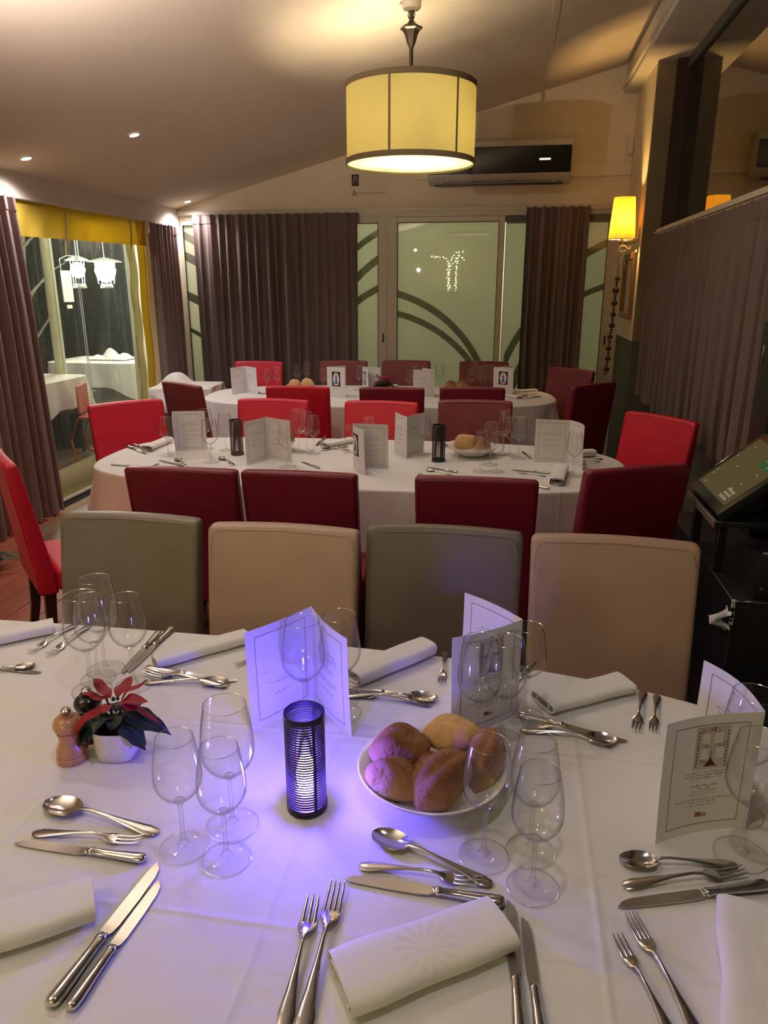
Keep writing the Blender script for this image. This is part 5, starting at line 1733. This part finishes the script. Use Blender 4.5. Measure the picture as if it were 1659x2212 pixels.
def roll(loc, rot, sc_, label, group, seed, pale=False, pt=1.0):
    rnd = random.Random(seed)
    ph = [rnd.uniform(0, 6.28) for _ in range(5)]
    mb = MB()
    prof = []

    def fn(u, v):
        t = PI * u
        x = -math.cos(t)
        rr = math.sin(t) ** (1.25 if pt > 0.5 else 0.9)
        an = 2 * PI * v
        y, z = rr * math.cos(an), rr * math.sin(an)
        k = 1 + 0.07 * math.sin(3 * x + ph[0] + an) + 0.05 * math.sin(2 * an + ph[1] + 4 * x)
        # the baker's slash runs along the top
        sl = math.exp(-((an - PI / 2 - 0.25 * x) / 0.16) ** 2) * max(0, 1 - (x / 0.8) ** 2)
        k -= 0.20 * sl
        k += 0.13 * math.exp(-((an - PI / 2 - 0.45 - 0.25 * x) / 0.22) ** 2) * max(0, 1 - (x / 0.8) ** 2)
        return Vector((x * 0.056 * sc_[0], y * 0.036 * k * sc_[1], (z * 0.034 * k if z > 0 else z * 0.022) * sc_[2]))
    mb.grid(fn, 26, 36)
    o = obj('bread_roll', mb, M['bread_pale'] if pale else M['bread'], None, angle=80)
    bm = bmesh.new()
    bm.from_mesh(o.data)
    bmesh.ops.remove_doubles(bm, verts=bm.verts[:], dist=0.0002)
    bmesh.ops.recalc_face_normals(bm, faces=bm.faces[:])
    bm.to_mesh(o.data)
    bm.free()
    o.location = loc
    o.rotation_euler = rot
    tag(o, label, 'bread roll', group)
    return o


def bowl(x, y, rr, label, group):
    o = obj('bread_bowl', MB().lathe([(0.001, 0.004), (0.045, 0.004), (0.050, 0.0005), (0.055, 0.0005), (0.075, 0.012), (rr * 0.93, 0.040), (rr, 0.050), (rr + 0.002, 0.052), (rr, 0.0535), (rr * 0.92, 0.045), (0.07, 0.017), (0.045, 0.009), (0.001, 0.008)], 64), M['porcelain'], None, angle=80)
    o.location = (x, y, 0.7505)
    tag(o, label, 'bowl', group)


bx, by = -0.100, 1.105
bowl(bx, by, 0.128, 'white porcelain bowl full of rolls on the near table', 'bread bowls')
gb = 'bread rolls in the near bowl'
roll((-0.160, 1.125, 0.812), (R(12), R(-8), R(10)), (1.0, 1.15, 1.25), 'brown roll lit violet at the upper left of the near bowl', gb, 1)
roll((-0.158, 1.045, 0.803), (R(-10), R(4), R(-22)), (0.98, 1.05, 1.15), 'brown roll with pointed tip at the front left of the near bowl', gb, 2)
roll((-0.078, 1.045, 0.815), (R(8), R(-25), R(52)), (1.12, 1.2, 1.35), 'largest brown roll at the front of the near bowl', gb, 3)
roll((-0.068, 1.165, 0.822), (R(0), R(-8), R(-4)), (1.05, 1.0, 1.1), 'pale golden roll with pointed tip at the back of the near bowl', gb, 4, True)
roll((-0.010, 1.110, 0.818), (R(0), R(-55), R(70)), (1.0, 0.95, 1.2), 'roll standing on end behind the wine glass in the near bowl', gb, 5)
roll((-0.105, 1.100, 0.790), (R(0), R(0), R(80)), (0.8, 0.9, 0.9), 'dark roll half buried in the middle of the near bowl', gb, 6)
c = tp(1020, 984)
bowl(c.x, c.y, 0.128, 'white porcelain bowl of rolls on the middle table by the dark candle holder', 'bread bowls')
gb = 'bread rolls in the middle bowl'
roll((c.x - 0.035, c.y - 0.01, 0.815), (R(5), R(-10), R(10)), (1.1, 1.2, 1.5), 'round golden roll on the left in the middle bowl', gb, 7, True, 0)
roll((c.x + 0.055, c.y - 0.03, 0.806), (R(0), R(5), R(40)), (0.8, 1.0, 1.1), 'darker roll behind the glasses in the middle bowl', gb, 8)
roll((c.x + 0.02, c.y + 0.05, 0.808), (0, 0, R(20)), (0.9, 1.0, 1.1), 'roll at the back of the middle bowl', gb, 9)
c = tp(592, 972)
bowl(c.x, c.y, 0.115, 'white porcelain bowl behind the cream open menu on the middle table', 'bread bowls')
roll((c.x + 0.06, c.y, 0.810), (0, 0, R(30)), (1.0, 1.1, 1.3), 'dark roll behind the cream open menu on the middle table', None, 10)
roll((c.x - 0.03, c.y + 0.02, 0.806), (0, 0, R(-30)), (0.9, 1.0, 1.2), 'roll hidden behind the cream open menu on the middle table', None, 11)
c = tp(650, 846)
bowl(c.x, c.y, 0.12, 'white porcelain bowl of rolls at the left of the far table', 'bread bowls')
roll((c.x - 0.05, c.y, 0.808), (0, 0, R(5)), (0.95, 1.0, 1.4), 'golden roll on the left in the far left bowl', 'bread rolls on the far table', 12, True)
roll((c.x + 0.06, c.y, 0.812), (0, 0, R(-10)), (1.1, 1.0, 1.5), 'golden roll on the right in the far left bowl', 'bread rolls on the far table', 13, True)
c = tp(985, 850)
bowl(c.x, c.y, 0.12, 'white porcelain bowl of rolls at the right of the far table', 'bread bowls')
roll((c.x - 0.04, c.y, 0.808), (0, 0, R(5)), (1.0, 1.0, 1.3), 'brown roll on the left in the far right bowl', 'bread rolls on the far table', 14)
roll((c.x + 0.045, c.y, 0.815), (0, 0, R(-10)), (0.9, 1.1, 1.5), 'round brown roll on the right in the far right bowl', 'bread rolls on the far table', 15)


# ================================================================== MILLS, POINSETTIAS
def mill(px, py, m, label, s_=1.0):
    p = tp(px, py)
    t = empty('pepper_mill', (p.x, p.y, 0.7508), 0, label, 'mill', 'salt and pepper mills')
    b_ = [(0.001, 0.0), (0.0265, 0.0), (0.0275, 0.003), (0.0275, 0.010), (0.0265, 0.0135), (0.0250, 0.0145), (0.0265, 0.016), (0.0262, 0.026), (0.0225, 0.034), (0.0195, 0.042), (0.0190, 0.048), (0.0208, 0.056), (0.0215, 0.0605), (0.0205, 0.062), (0.001, 0.062)]
    h_ = [(0.001, 0.0625), (0.0200, 0.0625), (0.0245, 0.067), (0.0265, 0.074), (0.0258, 0.080), (0.0225, 0.0865), (0.0150, 0.092), (0.0135, 0.0925), (0.0125, 0.096), (0.001, 0.0965)]
    prt('body', MB().lathe([(r_ * s_, z * s_) for r_, z in b_], 40), m, t, angle=35)
    prt('head', MB().lathe([(r_ * s_, z * s_) for r_, z in h_], 40), m, t, angle=35)
    prt('knob', MB().lathe([(0.003, 0.096 * s_), (0.0035, 0.099 * s_), (0.0085, 0.100 * s_), (0.0095, 0.104 * s_), (0.006, 0.108 * s_), (0.001, 0.109 * s_)], 8), M['silver'], t)


mill(157, 1640, M['mill_wood'], 'brown wooden mill standing beside the white plant pot')
mill(199, 1592, M['mill_black'], 'black lacquered mill half hidden behind the wooden one', 1.0)


def leaf_mb(L, W, lobes, curl, seed):
    rnd = random.Random(seed)

    def fn(u, v):
        w_ = W * (math.sin(PI * min(1, u * 1.02)) ** 0.75) * (1 - 0.35 * u)
        w_ *= 1 + (0.22 * (1 - abs(((u * lobes) % 1) * 2 - 1)) if lobes else 0)
        y = (2 * v - 1) * w_ / 2
        z = -curl * u * u * L + 0.12 * abs(y) + 0.003 * math.sin(9 * u + seed) - (0.06 * W * math.exp(-(y / (0.06 * W + 1e-5)) ** 2))
        return (u * L, y, z)
    return MB().grid(fn, 16, 8, th=0.0006)


def poinsettia(px, py, s_, label, potm, px_off=0):
    p = tp(px, py)
    t = empty('potted_poinsettia', (p.x, p.y, 0.7508), R(10), label, 'plant', 'poinsettias on the tables')
    pot = prt('pot', MB().lathe([(0.001, 0.0), (0.026, 0.0), (0.034, 0.004), (0.038, 0.020), (0.040, 0.062), (0.0395, 0.064), (0.037, 0.063), (0.036, 0.050), (0.001, 0.050)], 48, se=3.2), potm, t, angle=50)
    prt('soil', MB().lathe([(0.001, 0.056), (0.0355, 0.053)], 24), M['soil'], t)
    for a_, e_ in ((20, 70), (150, 60), (260, 75)):
        prt('stem', MB().tube([(0, 0, 0.05), (0.01 * math.cos(R(a_)), 0.01 * math.sin(R(a_)), 0.09), (0.02 * math.cos(R(a_)), 0.02 * math.sin(R(a_)), 0.112)], [0.003, 0.0025, 0.002], 6), M['leaf'], t)
    # (azimuth, elevation, length, width, z0, colour, roll, curl)
    LV = [(-8, 2, 0.085, 0.050, 0.088, 'leaf', 20, 0.7), (205, -8, 0.075, 0.048, 0.088, 'leaf', -10, 0.8), (245, 15, 0.045, 0.044, 0.090, 'leaf', 10, 0.4), (285, 20, 0.036, 0.042, 0.088, 'leaf', 0, 0.4),
          (322, 2, 0.062, 0.048, 0.080, 'leaf', 10, 0.8), (100, 12, 0.06, 0.04, 0.086, 'leaf', 0, 0.6), (60, 15, 0.06, 0.04, 0.086, 'leaf', 0, 0.5), (190, -42, 0.080, 0.045, 0.084, 'leaf', 0, 0.2), (200, -62, 0.075, 0.040, 0.085, 'leaf', 0, 0.1), (340, 5, 0.05, 0.04, 0.078, 'leaf', 0, 0.9),
          (-18, 26, 0.060, 0.030, 0.112, 'bract', 15, 0.3), (20, 38, 0.062, 0.026, 0.114, 'bract', -10, 0.15), (75, 30, 0.055, 0.028, 0.114, 'bract', 0, 0.3), (140, 32, 0.060, 0.026, 0.114, 'bract', 0, 0.2), (175, 22, 0.055, 0.024, 0.114, 'bract', 10, 0.2),
          (212, -14, 0.080, 0.030, 0.110, 'bract', 0, 0.35), (262, 20, 0.030, 0.024, 0.112, 'bract', 0, 0.3), (335, 14, 0.045, 0.028, 0.113, 'bract', 0, 0.4), (-3, 6, 0.078, 0.028, 0.106, 'bract', -20, 0.6)]
    for k, (az, el, L, W, z0, cm, rl, cu) in enumerate(LV):
        m_ = Matrix.Translation((0.010 * math.cos(R(az)), 0.010 * math.sin(R(az)), z0)) @ Matrix.Rotation(R(az), 4, 'Z') @ Matrix.Rotation(R(-el), 4, 'Y') @ Matrix.Rotation(R(rl), 4, 'X')
        mb = leaf_mb(L, W, 3 if cm == 'leaf' else 2, cu, k)
        prt('bract' if cm == 'bract' else 'leaf', MB().add(mb.v, mb.f, 0, m_), M[cm], t, angle=80)
    prt('flower_buds', MB().lathe([(0.001, 0.112), (0.004, 0.115), (0.003, 0.120), (0.001, 0.121)], 8).lathe([(0.001, 0.112), (0.0035, 0.115), (0.0025, 0.119), (0.001, 0.120)], 8, 0, Matrix.Translation((0.007, 0.003, 0))), M['leaf'], t)
    if s_ != 1:
        t.scale = (s_, s_, s_)


poinsettia(259, 1628, 1.0, 'red poinsettia in a white speckled pot beside the mills', M['pot'])
poinsettia(826, 853, 1.15, 'red poinsettia on the far table in front of the door stiles', M['mill_black'])

# low dark plant on the floor at the left edge, by the curtain
fp_ = tp(-38, 1236, 0.0)
pl = empty('floor_plant', (fp_.x, fp_.y, 0.0), 0, 'dark leaves of a low floor plant at the left picture edge', 'plant')
prt('pot', MB().lathe([(0.001, 0.0), (0.06, 0.0), (0.075, 0.09), (0.078, 0.095), (0.07, 0.092), (0.001, 0.08)], 24), M['black'], pl)
for k in range(14):
    az = k * 47
    m_ = Matrix.Translation((0, 0, 0.085)) @ Matrix.Rotation(R(az), 4, 'Z') @ Matrix.Rotation(R(-35 + 12 * (k % 4)), 4, 'Y')
    mb = leaf_mb(0.15 + 0.02 * (k % 3), 0.055, 3, 0.7, k)
    prt('leaf', MB().add(mb.v, mb.f, 0, m_), M['leaf'], pl, angle=80)

# ================================================================== TILL CORNER (right)
cb = empty('black_cabinet', (0.96, 2.90, 0), 0, 'black cabinet with chipped corner beyond the end of the near table', 'cabinet')
prt('body', MB().rbox(-0.19, 0.215, -0.48, 0.55, 0.0, 0.585, 0.004, 1), M['black'], cb)
prt('top', MB().rbox(-0.195, 0.218, -0.485, 0.56, 0.585, 0.603, 0.003, 1), M['black'], cb)
ch = MB()
rnd = random.Random(5)
for k in range(7):
    ch.rbox(-0.197, -0.190 + 0.006 * rnd.random(), -0.487, -0.480, 0.60 - 0.012 - k * 0.010 * rnd.uniform(0.5, 2.5), 0.60 - k * 0.010, 0.0008, 1)
for k in range(4):
    q = -0.19 + 0.03 * k * rnd.random() * 2
    ch.rbox(q, q + 0.012 * rnd.uniform(0.5, 1.6), -0.487, -0.482, 0.6025, 0.6045, 0.0006, 1)
ch.rbox(-0.198, -0.182, -0.488, -0.474, 0.600, 0.6045, 0.0012, 1)
prt('chipped_edge', ch, mat('bare_chipboard', (0.55, 0.52, 0.48), 0.8), cb)
ts = empty('till_stand', (0.93, 2.86, 0.603), 0, 'small black stand carrying the touch screen', 'stand')
prt('tray', MB().rbox(-0.185, 0.21, -0.205, 0.205, 0.178, 0.20, 0.004, 1), M['black_plastic'], ts)
prt('tray_edge', MB().rbox(-0.192, -0.184, -0.205, 0.205, 0.174, 0.202, 0.003, 1), mat('worn_metal_edge', (0.16, 0.13, 0.11), 0.5), ts)
for sy in (-0.17, 0.17):
    prt('leg', MB().rbox(-0.165, -0.135, sy - 0.014, sy + 0.014, 0, 0.178, 0.003, 1), M['black_plastic'], ts)
    prt('leg', MB().rbox(0.15, 0.18, sy - 0.014, sy + 0.014, 0, 0.178, 0.003, 1), M['black_plastic'], ts)
scn = empty('touch_screen', (0.765, 2.86, 0.835), 0, 'tilted till touch screen with dim olive display', 'screen')
scn.rotation_euler = (0, R(-40), 0)
prt('bezel', MB().rbox(-0.02, 0.32, -0.22, 0.22, -0.02, 0.012, 0.006, 2), M['black_plastic'], scn)
dsp = prt('display', MB().box(0.018, 0.285, -0.185, 0.185, 0.012, 0.0135), M['screen_lit'], scn, smooth=False)
kk = MB()
kg = MB()
for r_ in range(5):
    for c_ in range(3):
        kk.box(0.03 + c_ * 0.018, 0.041 + c_ * 0.018, -0.15 + r_ * 0.016, -0.139 + r_ * 0.016, 0.0135, 0.0145)
for k in range(12):
    q = rnd.uniform(0.03, 0.25)
    y = rnd.uniform(-0.17, 0.17)
    kk.box(q, q + 0.006, y, y + 0.012, 0.0135, 0.0145)
for k in range(6):
    kg.box(0.20 + 0.012 * k, 0.208 + 0.012 * k, -0.17, -0.05, 0.0135, 0.0145)
prt('screen_keys', kk, M['screen_key'], dsp, smooth=False)
prt('screen_green', kg, M['screen_key_green'], dsp, smooth=False)
prt('card_reader', MB().rbox(0.10, 0.19, 0.222, 0.236, -0.004, 0.012, 0.003, 1), M['silver'], scn)
prt('screen_foot', MB().rbox(-0.01, 0.05, -0.12, 0.12, -0.055, -0.02, 0.004, 1).rbox(0.05, 0.14, -0.06, 0.06, -0.13, -0.02, 0.004, 1), M['black_plastic'], scn)
pr = empty('receipt_printer', (0.905, 2.53, 0.603), 0, 'small black receipt printer with paper slip under the touch screen', 'printer')
prt('case', MB().rbox(-0.075, 0.12, -0.09, 0.10, 0.0, 0.13, 0.010, 2), M['black_plastic'], pr)
prt('paper_slip', MB().rbox(-0.03, 0.05, -0.005, 0.0, 0.128, 0.136, 0.001, 1), mat('dim_paper', (0.35, 0.35, 0.34), 0.8), pr)
prt('button', MB().lathe([(0.001, 0.0), (0.006, 0.0), (0.006, 0.003), (0.001, 0.004)], 12, 0, Matrix.Translation((-0.05, -0.091, 0.04)) @ Matrix.Rotation(R(90), 4, 'X')), M['silver'], pr)
rag = obj('white_cloth', MB().grid(lambda u, v: (0.735 + 0.03 * math.cos(6 * u + v), 2.25 + 0.05 * v + 0.012 * math.sin(9 * u), 0.50 + 0.055 * u + 0.012 * math.sin(8 * v)), 10, 8, th=0.003), M['napkin'])
rag.location = (0.0, 0.15, 0)
tag(rag, 'crumpled white cloth tucked at the side of the black cabinet', 'cloth')
sp_ = empty('loudspeaker', (1.03, 2.98, 0.603), 0, 'tall black loudspeaker behind the touch screen at the picture edge', 'loudspeaker')
sp_.location = (1.085, 3.22, 0.603)
prt('cabinet', MB().rbox(-0.075, 0.085, -0.10, 0.10, 0.0, 0.86, 0.012, 2), M['black'], sp_)
prt('grille', MB().rbox(-0.060, 0.070, -0.108, -0.099, 0.02, 0.84, 0.006, 1), M['kit_black'], sp_)
prt('handle', MB().tube([(-0.078, -0.02, 0.78), (-0.095, -0.02, 0.77), (-0.095, -0.02, 0.70), (-0.078, -0.02, 0.69)], 0.005, 6), M['silver'], sp_)

for o in list(CH.values()) + [WG, BG, F3, F4, SP, KN]:
    if o.name not in USED:
        print('unused prototype', o.name)
